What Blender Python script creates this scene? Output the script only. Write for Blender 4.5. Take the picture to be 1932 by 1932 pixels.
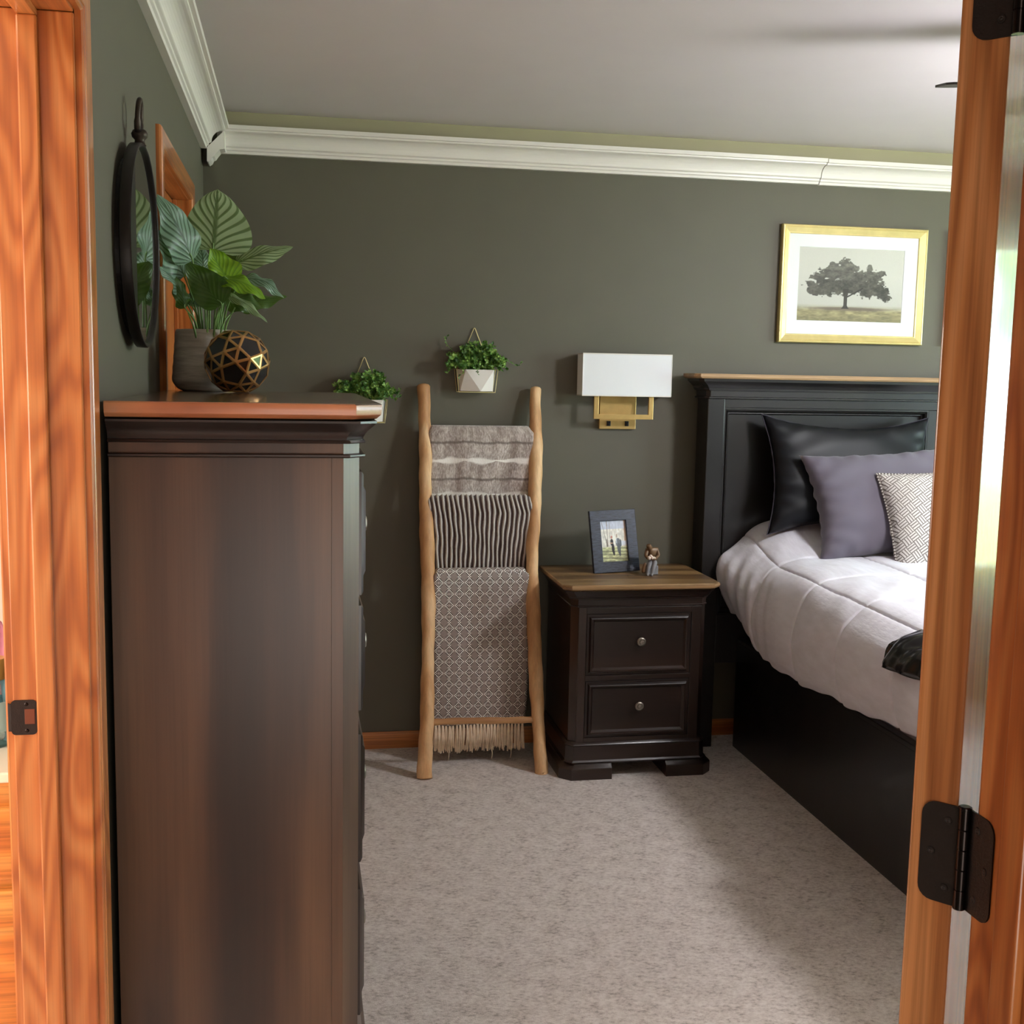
import bpy, bmesh, math, random
import numpy as np
from mathutils import Vector, Matrix

for o_ in list(bpy.data.objects):
    bpy.data.objects.remove(o_)
SC = bpy.context.scene
COL = SC.collection

# ------------------------------------------------------------------ camera
cam_d = bpy.data.cameras.new('camera')
cam = bpy.data.objects.new('camera', cam_d)
COL.objects.link(cam)
Rv = Vector((0.983, -0.1828, 0.019)).normalized()
Fv = Vector((0.1837, 0.9757, -0.1193)).normalized()
Uv = Rv.cross(Fv).normalized()
Rv = Fv.cross(Uv)
M = Matrix((Rv, Uv, -Fv)).transposed().to_4x4()
M.translation = Vector((0.3327, 0.0, 1.5051))
cam.matrix_world = M
cam_d.sensor_width = 36.0
cam_d.lens = 2180.5 / 1932 * 36.0
cam_d.clip_start = 0.02
SC.camera = cam

# ------------------------------------------------------------------ view, world, big lights
SC.view_settings.view_transform = 'Standard'
SC.view_settings.look = 'None'
SC.view_settings.gamma = 1.0
SC.view_settings.use_curve_mapping = False
SC.view_settings.exposure = 0.62

W = bpy.data.worlds.new('world')
SC.world = W
W.use_nodes = True
bg = W.node_tree.nodes['Background']
bg.inputs[0].default_value = (0.74, 0.88, 1.0, 1)
bg.inputs[1].default_value = 13.0

def area(name, loc, direction, sx, sy, power, color, portal=False):
    d = bpy.data.lights.new(name, 'AREA')
    d.shape = 'RECTANGLE'; d.size = sx; d.size_y = sy
    d.energy = power; d.color = color
    o = bpy.data.objects.new(name, d); COL.objects.link(o)
    o.location = loc
    o.rotation_euler = Vector(direction).to_track_quat('-Z', 'Z').to_euler()
    if portal: d.cycles.is_portal = True
    return o

# bedroom window (right wall) daylight portal; the fan lamp; hall and bathroom ceiling lamps
area('window_portal', (5.16, 2.55, 1.375), (-1, 0, 0), 2.4, 1.55, 1, (1, 1, 1), portal=True)
sun_d = bpy.data.lights.new('sun', 'SUN'); sun_d.energy = 22; sun_d.angle = 0.01; sun_d.color = (1.0, 0.96, 0.88)
sun = bpy.data.objects.new('sun', sun_d); COL.objects.link(sun)
sun.rotation_euler = Vector((0.75, 0.25, -0.75)).to_track_quat('-Z', 'Z').to_euler()
area('hall_lamp_light', (0.55, -0.55, 2.36), (0, 0, -1), 0.35, 0.35, 1.2, (1.0, 0.86, 0.70))
area('hall_low_fill', (0.75, -0.85, 0.55), (0, 1, -0.05), 1.2, 0.8, 9, (1.0, 0.93, 0.86))  # added low fill behind the camera; the hall wall has no window
area('bathroom_lamp_light', (-0.75, 1.35, 2.36), (0.12, 0.1, -1), 0.7, 0.5, 2.5, (1.0, 0.90, 0.76))
area('bathroom_side_fill', (-2.22, 1.25, 1.15), (1, 0.02, -0.25), 1.1, 1.0, 58, (1.0, 0.95, 0.84))  # added unseen fill, brightens jamb edges and floor through the doorway; no window built
fl = bpy.data.lights.new('fan_lamp_light', 'POINT')
fl.energy = 47; fl.color = (0.97, 0.96, 1.0); fl.shadow_soft_size = 0.13
flo = bpy.data.objects.new('fan_lamp_light', fl); COL.objects.link(flo)
flo.location = (2.88, 2.70, 2.09)

dn = area('fan_lamp_down_light', (2.88, 2.70, 2.155), (0, 0, -1), 0.24, 0.24, 5, (0.97, 0.96, 1.0)); dn.data.shape = 'DISK'

# ------------------------------------------------------------------ materials
def newmat(name):
    m = bpy.data.materials.new(name); m.use_nodes = True
    nt = m.node_tree; nt.nodes.clear()
    out = nt.nodes.new('ShaderNodeOutputMaterial')
    b = nt.nodes.new('ShaderNodeBsdfPrincipled')
    nt.links.new(b.outputs[0], out.inputs[0])
    return m, nt, b, out
def srgb(r, g, b):
    f = lambda c: (c/255)/12.92 if c/255 <= 0.04045 else ((c/255+0.055)/1.055)**2.4
    return (f(r), f(g), f(b), 1)
def N(nt, t, **k):
    n = nt.nodes.new(t)
    for a, v in k.items(): setattr(n, a, v)
    return n
def L(nt, a, b): nt.links.new(a, b)
def math_(nt, op, a, b=None, c=None):
    n = N(nt, 'ShaderNodeMath', operation=op)
    for i, v in enumerate((a, b, c)):
        if v is None: continue
        if isinstance(v, (int, float)): n.inputs[i].default_value = v
        else: L(nt, v, n.inputs[i])
    return n.outputs[0]
def ramp(nt, fac, stops, interp='LINEAR'):
    n = N(nt, 'ShaderNodeValToRGB'); n.color_ramp.interpolation = interp
    els = n.color_ramp.elements
    while len(els) < len(stops): els.new(0.5)
    for e, (p, c) in zip(els, stops): e.position = p; e.color = c
    L(nt, fac, n.inputs[0]); return n.outputs[0]
def mixc(nt, fac, a, b, mode='MIX'):
    n = N(nt, 'ShaderNodeMix', data_type='RGBA', blend_type=mode)
    for i, v in ((0, fac), (6, a), (7, b)):
        if isinstance(v, (int, float)): n.inputs[i].default_value = v
        elif isinstance(v, tuple): n.inputs[i].default_value = v
        else: L(nt, v, n.inputs[i])
    return n.outputs[2]
def coords(nt, scale=(1, 1, 1), rot=(0, 0, 0), kind='Object'):
    tc = N(nt, 'ShaderNodeTexCoord'); mp = N(nt, 'ShaderNodeMapping')
    mp.inputs['Scale'].default_value = scale; mp.inputs['Rotation'].default_value = rot
    L(nt, tc.outputs[kind], mp.inputs[0]); return mp.outputs[0]
def noise(nt, vec, scale, detail=2, rough=0.5, out=0):
    n = N(nt, 'ShaderNodeTexNoise'); n.inputs['Scale'].default_value = scale
    n.inputs['Detail'].default_value = detail; n.inputs['Roughness'].default_value = rough
    if vec is not None: L(nt, vec, n.inputs['Vector'])
    return n.outputs[out]
def bump(nt, b, height, strength, dist):
    n = N(nt, 'ShaderNodeBump'); n.inputs['Strength'].default_value = strength
    n.inputs['Distance'].default_value = dist
    L(nt, height, n.inputs['Height']); L(nt, n.outputs[0], b.inputs['Normal'])

def plain(name, col, rough=0.5, metal=0.0, coat=0.0, spec=0.5, var=0.08, nscale=6, bmp=0.0, bscale=200, sheen=0.0, emit=0.0):
    m, nt, b, out = newmat(name)
    v = coords(nt)
    n = noise(nt, v, nscale, 3)
    c2 = tuple(min(1, x*(1+var)) for x in col[:3])+(1,); c1 = tuple(x*(1-var) for x in col[:3])+(1,)
    L(nt, ramp(nt, n, [(0.3, c1), (0.7, c2)]), b.inputs['Base Color'])
    b.inputs['Roughness'].default_value = rough; b.inputs['Metallic'].default_value = metal
    b.inputs['Coat Weight'].default_value = coat; b.inputs['Specular IOR Level'].default_value = spec
    b.inputs['Coat Roughness'].default_value = 0.12
    if sheen: b.inputs['Sheen Weight'].default_value = sheen
    if bmp: bump(nt, b, noise(nt, v, bscale, 3), bmp, 0.002)
    if emit:
        b.inputs['Emission Color'].default_value = col; b.inputs['Emission Strength'].default_value = emit
    return m

def wood(name, c_dark, c_mid, c_light, axis='Z', rough=0.35, coat=0.5, freq=26, ns=2.2, stretch=0.12, spec=0.5, pore=0.35, coat_r=0.12):
    m, nt, b, out = newmat(name)
    sc = [1.0, 1.0, 1.0]; i = 'XYZ'.index(axis); sc[i] = stretch
    v = coords(nt, tuple(sc))
    n1 = noise(nt, v, ns, 1.5, 0.4)
    s = math_(nt, 'SINE', math_(nt, 'MULTIPLY', n1, freq*2.2))
    s = math_(nt, 'MULTIPLY_ADD', s, 0.5, 0.5)
    sc2 = [1.0]*3; sc2[i] = 0.02
    v2 = coords(nt, tuple(sc2))
    fine = noise(nt, v2, 160, 3, 0.6)
    big = noise(nt, v, ns*1.7, 2)
    f = math_(nt, 'ADD', math_(nt, 'MULTIPLY', s, 0.45), math_(nt, 'MULTIPLY', big, 0.6))
    col = ramp(nt, f, [(0.18, c_dark), (0.5, c_mid), (0.85, c_light)])
    fr = ramp(nt, fine, [(0.35, (1-pore, 1-pore, 1-pore, 1)), (0.6, (1, 1, 1, 1))])
    col = mixc(nt, 1.0, col, fr, 'MULTIPLY')
    L(nt, col, b.inputs['Base Color'])
    b.inputs['Roughness'].default_value = rough
    b.inputs['Coat Weight'].default_value = coat; b.inputs['Coat Roughness'].default_value = coat_r
    b.inputs['Specular IOR Level'].default_value = spec
    bump(nt, b, fine, 0.12, 0.001)
    return m

MT = {}
MT['wall'] = plain('wall_paint_olive', srgb(96, 93, 79), 0.6, var=0.02, bmp=0.12, bscale=350)
MT['ceil'] = plain('ceiling_paint', srgb(226, 219, 222), 0.85, var=0.01, bmp=0.1, bscale=260)
MT['trimw'] = plain('white_trim_paint', srgb(238, 234, 228), 0.35, var=0.01)
MT['khaki'] = plain('khaki_cove_paint', srgb(180, 176, 144), 0.7, var=0.04, nscale=3)
MT['offwhite'] = plain('off_white_wall', srgb(232, 218, 200), 0.8, var=0.02)
MT['bathwall'] = plain('bathroom_wall_paint', srgb(240, 205, 190), 0.8, var=0.02)
OD, OM, OL = srgb(162, 88, 40), srgb(190, 112, 54), srgb(206, 134, 74)
MT['oakZ'] = wood('oak_vertical', OD, OM, OL, 'Z', 0.3, 0.5, freq=34, ns=10, stretch=0.17, pore=0.16)
MT['oakX'] = wood('oak_along_x', OD, OM, OL, 'X', 0.3, 0.5, freq=18, ns=6, stretch=0.12)
MT['oakY'] = wood('oak_along_y', OD, OM, OL, 'Y', 0.3, 0.5, freq=18, ns=6, stretch=0.12)
MT['oakgloss'] = wood('oak_gloss_door', srgb(160, 98, 56), srgb(190, 126, 76), srgb(206, 144, 94), 'Z', 0.24, 0.5, freq=26, ns=14, stretch=0.05, pore=0.3, coat_r=0.05, spec=0.25)
MT['oakB'] = wood('oak_vanity', srgb(200, 108, 38), srgb(232, 146, 62), srgb(244, 170, 86), 'X', 0.35, 0.3, freq=16, ns=7, stretch=0.15)
MT['espresso'] = wood('espresso_stain', srgb(28, 17, 12), srgb(40, 25, 18), srgb(56, 36, 26), 'Z', 0.34, 0.4, freq=3, ns=5, stretch=0.15, pore=0.2, coat_r=0.18)
MT['espressoX'] = wood('espresso_stain_horizontal', srgb(26, 16, 12), srgb(37, 23, 17), srgb(52, 34, 24), 'X', 0.36, 0.3, freq=3, ns=6, stretch=0.15, pore=0.2, coat_r=0.25)
MT['walnut'] = wood('dresser_side_veneer', srgb(28, 17, 11), srgb(58, 38, 26), srgb(104, 76, 54), 'Z', 0.36, 0.35, freq=2.6, ns=7, stretch=0.10, pore=0.14, coat_r=0.3)
MT['black_wood'] = wood('headboard_black_stain', srgb(14, 12, 11), srgb(21, 18, 16), srgb(32, 27, 23), 'Z', 0.36, 0.25, freq=3, ns=6, stretch=0.1, pore=0.15, coat_r=0.28)
MT['topwood'] = wood('rustic_top_wood', srgb(84, 60, 36), srgb(124, 94, 58), srgb(156, 124, 82), 'X', 0.42, 0.2, freq=8, ns=7, stretch=0.12, pore=0.25, coat_r=0.3)
MT['dtop'] = wood('dresser_top_wood', srgb(70, 50, 36), srgb(98, 74, 52), srgb(122, 96, 70), 'X', 0.26, 0.7, freq=4, ns=6, stretch=0.3, pore=0.12, coat_r=0.15)
MT['dedge'] = wood('dresser_edge_wood', srgb(150, 88, 56), srgb(196, 128, 86), srgb(222, 158, 112), 'X', 0.34, 0.4, freq=4, ns=9, stretch=0.4, pore=0.1)
MT['capwood'] = wood('headboard_cap_wood', srgb(118, 84, 54), srgb(158, 122, 82), srgb(188, 152, 108), 'X', 0.45, 0.15, freq=8, ns=6, stretch=0.12)
MT['ladder'] = wood('teak_branch', srgb(172, 120, 74), srgb(212, 162, 110), srgb(236, 198, 150), 'Z', 0.6, 0.0, freq=6, ns=14, stretch=0.12, pore=0.14)
MT['rungX'] = wood('teak_rung', srgb(150, 100, 60), srgb(196, 146, 96), srgb(224, 182, 132), 'X', 0.6, 0.0, freq=10, ns=14, stretch=0.12, pore=0.2)
MT['hinge'] = plain('dark_bronze', srgb(38, 31, 28), 0.45, metal=0.4, var=0.15, nscale=60, bmp=0.25, bscale=400)
MT['barrel'] = plain('polished_bronze', srgb(44, 38, 36), 0.22, metal=0.9, var=0.05)
MT['mirrorframe'] = plain('black_iron', srgb(30, 26, 23), 0.42, metal=0.4, var=0.2, nscale=30)
MT['iron'] = plain('aged_iron', srgb(70, 62, 54), 0.5, metal=0.7, var=0.3, nscale=40, bmp=0.4, bscale=90)
MT['brass'] = plain('brushed_brass', srgb(218, 184, 118), 0.34, metal=0.75, var=0.05, nscale=40)
MT['gold'] = plain('gold_leaf_frame', srgb(222, 204, 140), 0.36, metal=0.6, var=0.08, nscale=20)
MT['goldwire'] = plain('gold_wire', srgb(240, 222, 160), 0.3, metal=0.5, var=0.04)
MT['golddark'] = plain('antique_gold_lattice', srgb(206, 160, 104), 0.28, metal=0.85, var=0.1)
MT['facet'] = plain('black_facet', srgb(14, 13, 15), 0.14, var=0.1, coat=0.6)
MT['ceramic'] = plain('white_ceramic', srgb(240, 236, 228), 0.22, coat=0.4, var=0.01)
MT['mat'] = plain('white_mat_board', srgb(236, 240, 240), 0.8, var=0.01)
MT['shade'] = plain('white_linen_shade', srgb(238, 240, 242), 0.85, var=0.015, nscale=4, bmp=0.1, bscale=900)
MT['switch'] = plain('black_switch', srgb(20, 16, 14), 0.4)
MT['knob'] = plain('pewter_knob', srgb(150, 142, 132), 0.38, metal=0.85, var=0.12, nscale=80)
MT['blackframe'] = None
MT['soil'] = plain('dark_soil', srgb(40, 30, 22), 0.9, bmp=0.6, bscale=120)
MT['whitecap'] = plain('white_plastic', srgb(245, 240, 235), 0.4)
MT['counter'] = plain('cream_counter', srgb(250, 240, 215), 0.25, coat=0.3, var=0.01)
MT['goldcap'] = plain('gold_cap', srgb(222, 170, 96), 0.3, metal=0.7)
MT['red'] = plain('magenta_plastic', srgb(190, 40, 80), 0.4)
MT['fan'] = plain('fan_dark_blade', srgb(52, 46, 42), 0.5, var=0.1)
MT['bedblack'] = MT['black_wood']
MT['satin_black'] = plain('black_satin', srgb(10, 13, 18), 0.45, sheen=0.0, var=0.1, spec=0.3, nscale=14)
MT['grey_fabric'] = plain('slate_grey_cotton', srgb(98, 92, 104), 0.8, sheen=0.3, var=0.04, bmp=0.1, bscale=700)
MT['gloss_black'] = plain('glossy_black_satin', srgb(24, 22, 23), 0.2, var=0.1, coat=0.3)
MT['piping_dark'] = plain('dark_piping', srgb(60, 56, 66), 0.8)
MT['bronze_skin'] = plain('figurine_bronze', srgb(112, 84, 58), 0.4, var=0.15, nscale=50, metal=0.2)
MT['grey_resin'] = plain('figurine_grey', srgb(128, 126, 128), 0.5, var=0.12, nscale=50)
MT['pale_resin'] = plain('figurine_pale', srgb(226, 206, 190), 0.5)
MT['fringe'] = plain('cream_fringe', srgb(236, 214, 186), 0.9, var=0.10, nscale=60, bmp=0.3, bscale=500)
MT['latchhole'] = plain('latch_recess', srgb(110, 52, 26), 0.5)
MT['white_tag'] = plain('white_tag', srgb(235, 235, 235), 0.6)

def carpet_mat():
    m, nt, b, out = newmat('plush_carpet')
    v = coords(nt, (1, 1, 1), (0, 0, 0.4))
    vs = coords(nt, (0.8, 1.25, 1), (0, 0, 0.5))
    n1 = noise(nt, vs, 75, 5, 0.75); n2 = noise(nt, v, 18, 4, 0.6); n3 = noise(nt, v, 420, 2, 0.6)
    f = math_(nt, 'ADD', math_(nt, 'MULTIPLY', n1, 0.68), math_(nt, 'MULTIPLY', n2, 0.32))
    col = ramp(nt, f, [(0.37, srgb(172, 159, 150)), (0.46, srgb(220, 208, 200)), (0.58, srgb(244, 235, 228))])
    L(nt, col, b.inputs['Base Color']); b.inputs['Roughness'].default_value = 0.95
    b.inputs['Specular IOR Level'].default_value = 0.1; b.inputs['Sheen Weight'].default_value = 0.15
    h = math_(nt, 'ADD', math_(nt, 'MULTIPLY', n1, 1.0), math_(nt, 'MULTIPLY', n3, 0.35))
    bump(nt, b, h, 0.75, 0.012)
    return m
MT['carpet'] = carpet_mat()

def comforter_mat():
    m, nt, b, out = newmat('white_comforter_cotton')
    v = coords(nt)
    n = noise(nt, coords(nt, (1.4, 0.35, 1), (0, 0, 0.5)), 26, 4, 0.6)
    L(nt, ramp(nt, n, [(0.3, srgb(214, 212, 220)), (0.7, srgb(228, 227, 236))]), b.inputs['Base Color'])
    b.inputs['Roughness'].default_value = 0.75; b.inputs['Sheen Weight'].default_value = 0.25
    bump(nt, b, math_(nt, 'ADD', n, math_(nt, 'MULTIPLY', noise(nt, v, 9, 3, 0.6), 0.8)), 0.22, 0.012)
    return m
MT['comforter'] = comforter_mat()

def leaf_mat(name, base, stripe, under, rough=0.4, strength=1.0):
    m, nt, b, out = newmat(name)
    uv = N(nt, 'ShaderNodeUVMap').outputs[0]
    sp = N(nt, 'ShaderNodeSeparateXYZ'); L(nt, uv, sp.inputs[0])
    au = math_(nt, 'ABSOLUTE', sp.outputs[0])
    ph = math_(nt, 'SUBTRACT', sp.outputs[1], math_(nt, 'MULTIPLY', math_(nt, 'POWER', au, 0.85), 0.55))
    w = math_(nt, 'SINE', math_(nt, 'MULTIPLY', ph, 44.0))
    w = math_(nt, 'MULTIPLY_ADD', w, 0.5, 0.5)
    st = ramp(nt, w, [(0.60, (0, 0, 0, 1)), (0.86, (1, 1, 1, 1))])
    mid = ramp(nt, au, [(0.04, (1, 1, 1, 1)), (0.10, (0, 0, 0, 1))])
    mk = math_(nt, 'MULTIPLY', math_(nt, 'MAXIMUM', st, mid), strength)
    front = mixc(nt, mk, base, stripe)
    n = noise(nt, coords(nt), 30, 3)
    front = mixc(nt, math_(nt, 'MULTIPLY', n, 0.35), front, tuple(c*0.75 for c in base[:3])+(1,))
    geo = N(nt, 'ShaderNodeNewGeometry')
    col = mixc(nt, geo.outputs['Backfacing'], front, mixc(nt, math_(nt, 'MULTIPLY', mk, 0.55), under, tuple(c*0.45 for c in under[:3])+(1,)))
    L(nt, col, b.inputs['Base Color']); b.inputs['Roughness'].default_value = rough
    tr = N(nt, 'ShaderNodeBsdfTranslucent')
    L(nt, mixc(nt, 0.5, col, (0.25, 0.55, 0.03, 1)), tr.inputs[0])
    ms = N(nt, 'ShaderNodeMixShader'); ms.inputs[0].default_value = 0.28
    L(nt, b.outputs[0], ms.inputs[1]); L(nt, tr.outputs[0], ms.inputs[2]); L(nt, ms.outputs[0], out.inputs[0])
    bump(nt, b, w, 0.25, 0.002)
    return m
MT['leafA'] = leaf_mat('calathea_leaf', srgb(166, 192, 148), srgb(72, 96, 52), srgb(120, 160, 60))
MT['leafB'] = leaf_mat('calathea_leaf_silver', srgb(132, 166, 142), srgb(44, 70, 50), srgb(110, 150, 60))
MT['leafG'] = leaf_mat('calathea_leaf_dark', srgb(70, 104, 40), srgb(48, 80, 28), srgb(80, 120, 30), strength=0.6)
MT['leafL'] = leaf_mat('calathea_leaf_lime', srgb(132, 178, 30), srgb(84, 132, 20), srgb(140, 185, 40), strength=0.8)
MT['stem'] = plain('green_stem', srgb(122, 160, 90), 0.45, var=0.2, nscale=20)
def smallleaf():
    m, nt, b, out = newmat('trailing_leaf')
    n = noise(nt, coords(nt), 45, 2)
    col = ramp(nt, n, [(0.34, srgb(50, 90, 32)), (0.5, srgb(92, 138, 54)), (0.63, srgb(168, 204, 108))])
    L(nt, col, b.inputs['Base Color']); b.inputs['Roughness'].default_value = 0.45
    tr = N(nt, 'ShaderNodeBsdfTranslucent'); L(nt, col, tr.inputs[0])
    ms = N(nt, 'ShaderNodeMixShader'); ms.inputs[0].default_value = 0.2
    L(nt, b.outputs[0], ms.inputs[1]); L(nt, tr.outputs[0], ms.inputs[2]); L(nt, ms.outputs[0], out.inputs[0])
    return m
MT['ivy'] = smallleaf()
def pot_mat():
    m, nt, b, out = newmat('ribbed_stoneware')
    v = coords(nt, (0.12, 0.12, 1))
    n = noise(nt, v, 70, 3, 0.6)
    L(nt, ramp(nt, n, [(0.35, srgb(182, 172, 160)), (0.65, srgb(214, 206, 196))]), b.inputs['Base Color'])
    b.inputs['Roughness'].default_value = 0.7; bump(nt, b, n, 0.6, 0.004); return m
MT['pot'] = pot_mat()
def mirror_mat():
    m, nt, b, out = newmat('mirror_glass')
    b.inputs['Base Color'].default_value = (0.72, 0.76, 0.74, 1); b.inputs['Metallic'].default_value = 1
    n = noise(nt, coords(nt), 3, 1)
    L(nt, ramp(nt, n, [(0, (0.02,)*3+(1,)), (1, (0.03,)*3+(1,))]), b.inputs['Roughness']); return m
MT['mirror'] = mirror_mat()
def glass_mat(name, tint, rough=0.02, fac=0.12):
    m, nt, b, out = newmat(name)
    t = N(nt, 'ShaderNodeBsdfTransparent'); t.inputs[0].default_value = tint
    b.inputs['Base Color'].default_value = tint; b.inputs['Roughness'].default_value = rough
    ms = N(nt, 'ShaderNodeMixShader')
    lw = N(nt, 'ShaderNodeLayerWeight'); lw.inputs[0].default_value = fac
    L(nt, lw.outputs['Fresnel'], ms.inputs[0])
    L(nt, t.outputs[0], ms.inputs[1]); L(nt, b.outputs[0], ms.inputs[2]); L(nt, ms.outputs[0], out.inputs[0])
    return m
MT['glass'] = glass_mat('window_glass', (0.95, 0.98, 0.97, 1))
MT['bottle'] = glass_mat('clear_blue_bottle', (0.62, 0.78, 0.82, 1), 0.1, 0.4)
MT['bottlepink'] = glass_mat('clear_pink_bottle', (0.85, 0.62, 0.68, 1), 0.1, 0.4)
def frame_black():
    m, nt, b, out = newmat('black_brushed_frame')
    v = coords(nt, (0.15, 1, 1)); n = noise(nt, v, 260, 3, 0.6)
    L(nt, ramp(nt, n, [(0.35, srgb(26, 30, 40)), (0.65, srgb(60, 67, 84))]), b.inputs['Base Color'])
    b.inputs['Roughness'].default_value = 0.42; bump(nt, b, n, 0.5, 0.001); return m
MT['blackframe'] = frame_black()
def vcol_mat(name, rough=0.5, coat=0.0):
    m, nt, b, out = newmat(name)
    a = N(nt, 'ShaderNodeVertexColor'); a.layer_name = 'Col'
    n = noise(nt, coords(nt), 300, 2)
    col = mixc(nt, 0.08, a.outputs[0], n, 'MULTIPLY')
    L(nt, col, b.inputs['Base Color']); b.inputs['Roughness'].default_value = rough
    b.inputs['Coat Weight'].default_value = coat; b.inputs['Coat Roughness'].default_value = 0.04
    return m
MT['print'] = vcol_mat('printed_paper', 0.6, 0.5)
def fur_mat():
    m, nt, b, out = newmat('taupe_fur_throw')
    uv = N(nt, 'ShaderNodeUVMap').outputs[0]
    mp = N(nt, 'ShaderNodeMapping'); mp.inputs['Scale'].default_value = (1, 0.3, 1); L(nt, uv, mp.inputs[0])
    sp = N(nt, 'ShaderNodeSeparateXYZ'); L(nt, uv, sp.inputs[0])
    n = noise(nt, mp.outputs[0], 210, 4, 0.7); n2 = noise(nt, mp.outputs[0], 24, 3, 0.6)
    col = ramp(nt, math_(nt, 'ADD', math_(nt, 'MULTIPLY', n, 0.55), math_(nt, 'MULTIPLY', n2, 0.45)),
               [(0.38, srgb(130, 114, 105)), (0.49, srgb(168, 153, 143)), (0.60, srgb(214, 204, 196))])
    m1 = N(nt, 'ShaderNodeMapping'); m1.inputs['Scale'].default_value = (1, 0.0, 1); L(nt, uv, m1.inputs[0])
    wob = math_(nt, 'MULTIPLY', math_(nt, 'SUBTRACT', noise(nt, m1.outputs[0], 11, 3), 0.5), 0.030)
    vv = math_(nt, 'ADD', sp.outputs[1], wob)
    def band(c, wdt, soft):
        d = math_(nt, 'ABSOLUTE', math_(nt, 'SUBTRACT', vv, c))
        return ramp(nt, math_(nt, 'DIVIDE', d, soft), [(wdt, (1, 1, 1, 1)), (min(1, wdt+0.45), (0, 0, 0, 1))])
    mw = N(nt, 'ShaderNodeMapping'); mw.inputs['Scale'].default_value = (1, 0.0, 1); mw.inputs['Location'].default_value = (3, 0, 0); L(nt, uv, mw.inputs[0])
    wv = noise(nt, mw.outputs[0], 9, 2)
    wide = math_(nt, 'MULTIPLY_ADD', wv, 0.052, -0.014)
    for c in (0.153, 0.285):
        d = math_(nt, 'DIVIDE', math_(nt, 'ABSOLUTE', math_(nt, 'SUBTRACT', vv, c)), wide)
        col = mixc(nt, ramp(nt, d, [(0.45, (1, 1, 1, 1)), (1.0, (0, 0, 0, 1))]), col, srgb(240, 234, 226))
    for c in (0.083, 0.225):
        col = mixc(nt, math_(nt, 'MULTIPLY', band(c, 0.15, 0.012), 0.75), col, srgb(92, 78, 70))
    L(nt, col, b.inputs['Base Color']); b.inputs['Roughness'].default_value = 0.9
    b.inputs['Sheen Weight'].default_value = 0.6
    bump(nt, b, n, 0.6, 0.004); return m
MT['fur'] = fur_mat()
def ribbed_mat():
    m, nt, b, out = newmat('ribbed_chenille')
    uv = N(nt, 'ShaderNodeUVMap').outputs[0]
    sp = N(nt, 'ShaderNodeSeparateXYZ'); L(nt, uv, sp.inputs[0])
    n = noise(nt, coords(nt), 160, 3, 0.6); n2 = noise(nt, coords(nt, (1, 1, .35)), 45, 2, 0.5)
    c = math_(nt, 'ABSOLUTE', math_(nt, 'COSINE', math_(nt, 'MULTIPLY', sp.outputs[0], math.pi)))
    h = math_(nt, 'ADD', c, math_(nt, 'MULTIPLY', math_(nt, 'SUBTRACT', n, 0.5), 0.25))
    h = math_(nt, 'ADD', h, math_(nt, 'MULTIPLY', math_(nt, 'SUBTRACT', n2, 0.5), 0.5))
    L(nt, ramp(nt, h, [(0.45, srgb(72, 54, 49)), (0.70, srgb(98, 80, 73)), (0.80, srgb(192, 184, 175))]), b.inputs['Base Color'])
    b.inputs['Roughness'].default_value = 0.9; b.inputs['Sheen Weight'].default_value = 0.4
    bump(nt, b, n, 0.4, 0.003); return m
MT['ribbed'] = ribbed_mat()
def woven_mat():
    m, nt, b, out = newmat('diamond_woven_throw')
    uv = N(nt, 'ShaderNodeUVMap').outputs[0]
    sp = N(nt, 'ShaderNodeSeparateXYZ'); L(nt, uv, sp.inputs[0])
    gu = math_(nt, 'FLOOR', math_(nt, 'DIVIDE', sp.outputs[0], 0.0042))
    gv = math_(nt, 'FLOOR', math_(nt, 'DIVIDE', sp.outputs[1], 0.0044))
    cu = math_(nt, 'ABSOLUTE', math_(nt, 'SUBTRACT', math_(nt, 'FLOORED_MODULO', gu, 10.0), 5.0))
    cv = math_(nt, 'ABSOLUTE', math_(nt, 'SUBTRACT', math_(nt, 'FLOORED_MODULO', gv, 10.0), 5.0))
    sm = math_(nt, 'ADD', math_(nt, 'MULTIPLY', cu, 1.5), cv)
    on = math_(nt, 'LESS_THAN', math_(nt, 'ABSOLUTE', math_(nt, 'SUBTRACT', sm, 5.0)), 1.6)
    inner = math_(nt, 'MULTIPLY', math_(nt, 'LESS_THAN', sm, 0.6), 0.5)
    link_ = math_(nt, 'MULTIPLY', math_(nt, 'LESS_THAN', cv, 0.5), 0.5)
    par = math_(nt, 'FLOORED_MODULO', math_(nt, 'ADD', gu, gv), 2.0)
    ev = math_(nt, 'LESS_THAN', par, 0.5)
    white = math_(nt, 'MULTIPLY', math_(nt, 'MAXIMUM', on, math_(nt, 'MAXIMUM', inner, link_)), ev)
    dark = math_(nt, 'MULTIPLY', on, math_(nt, 'SUBTRACT', 1.0, ev))
    n = noise(nt, uv, 400, 2)
    base = ramp(nt, n, [(0.3, srgb(136, 122, 115)), (0.7, srgb(166, 152, 144))])
    col = mixc(nt, white, base, srgb(255, 252, 244)); col = mixc(nt, dark, col, srgb(66, 54, 50))
    L(nt, col, b.inputs['Base Color']); b.inputs['Roughness'].default_value = 0.9
    bump(nt, b, math_(nt, 'ADD', math_(nt, 'MULTIPLY', on, 0.5), n), 0.5, 0.002); return m
MT['woven'] = woven_mat()
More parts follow.
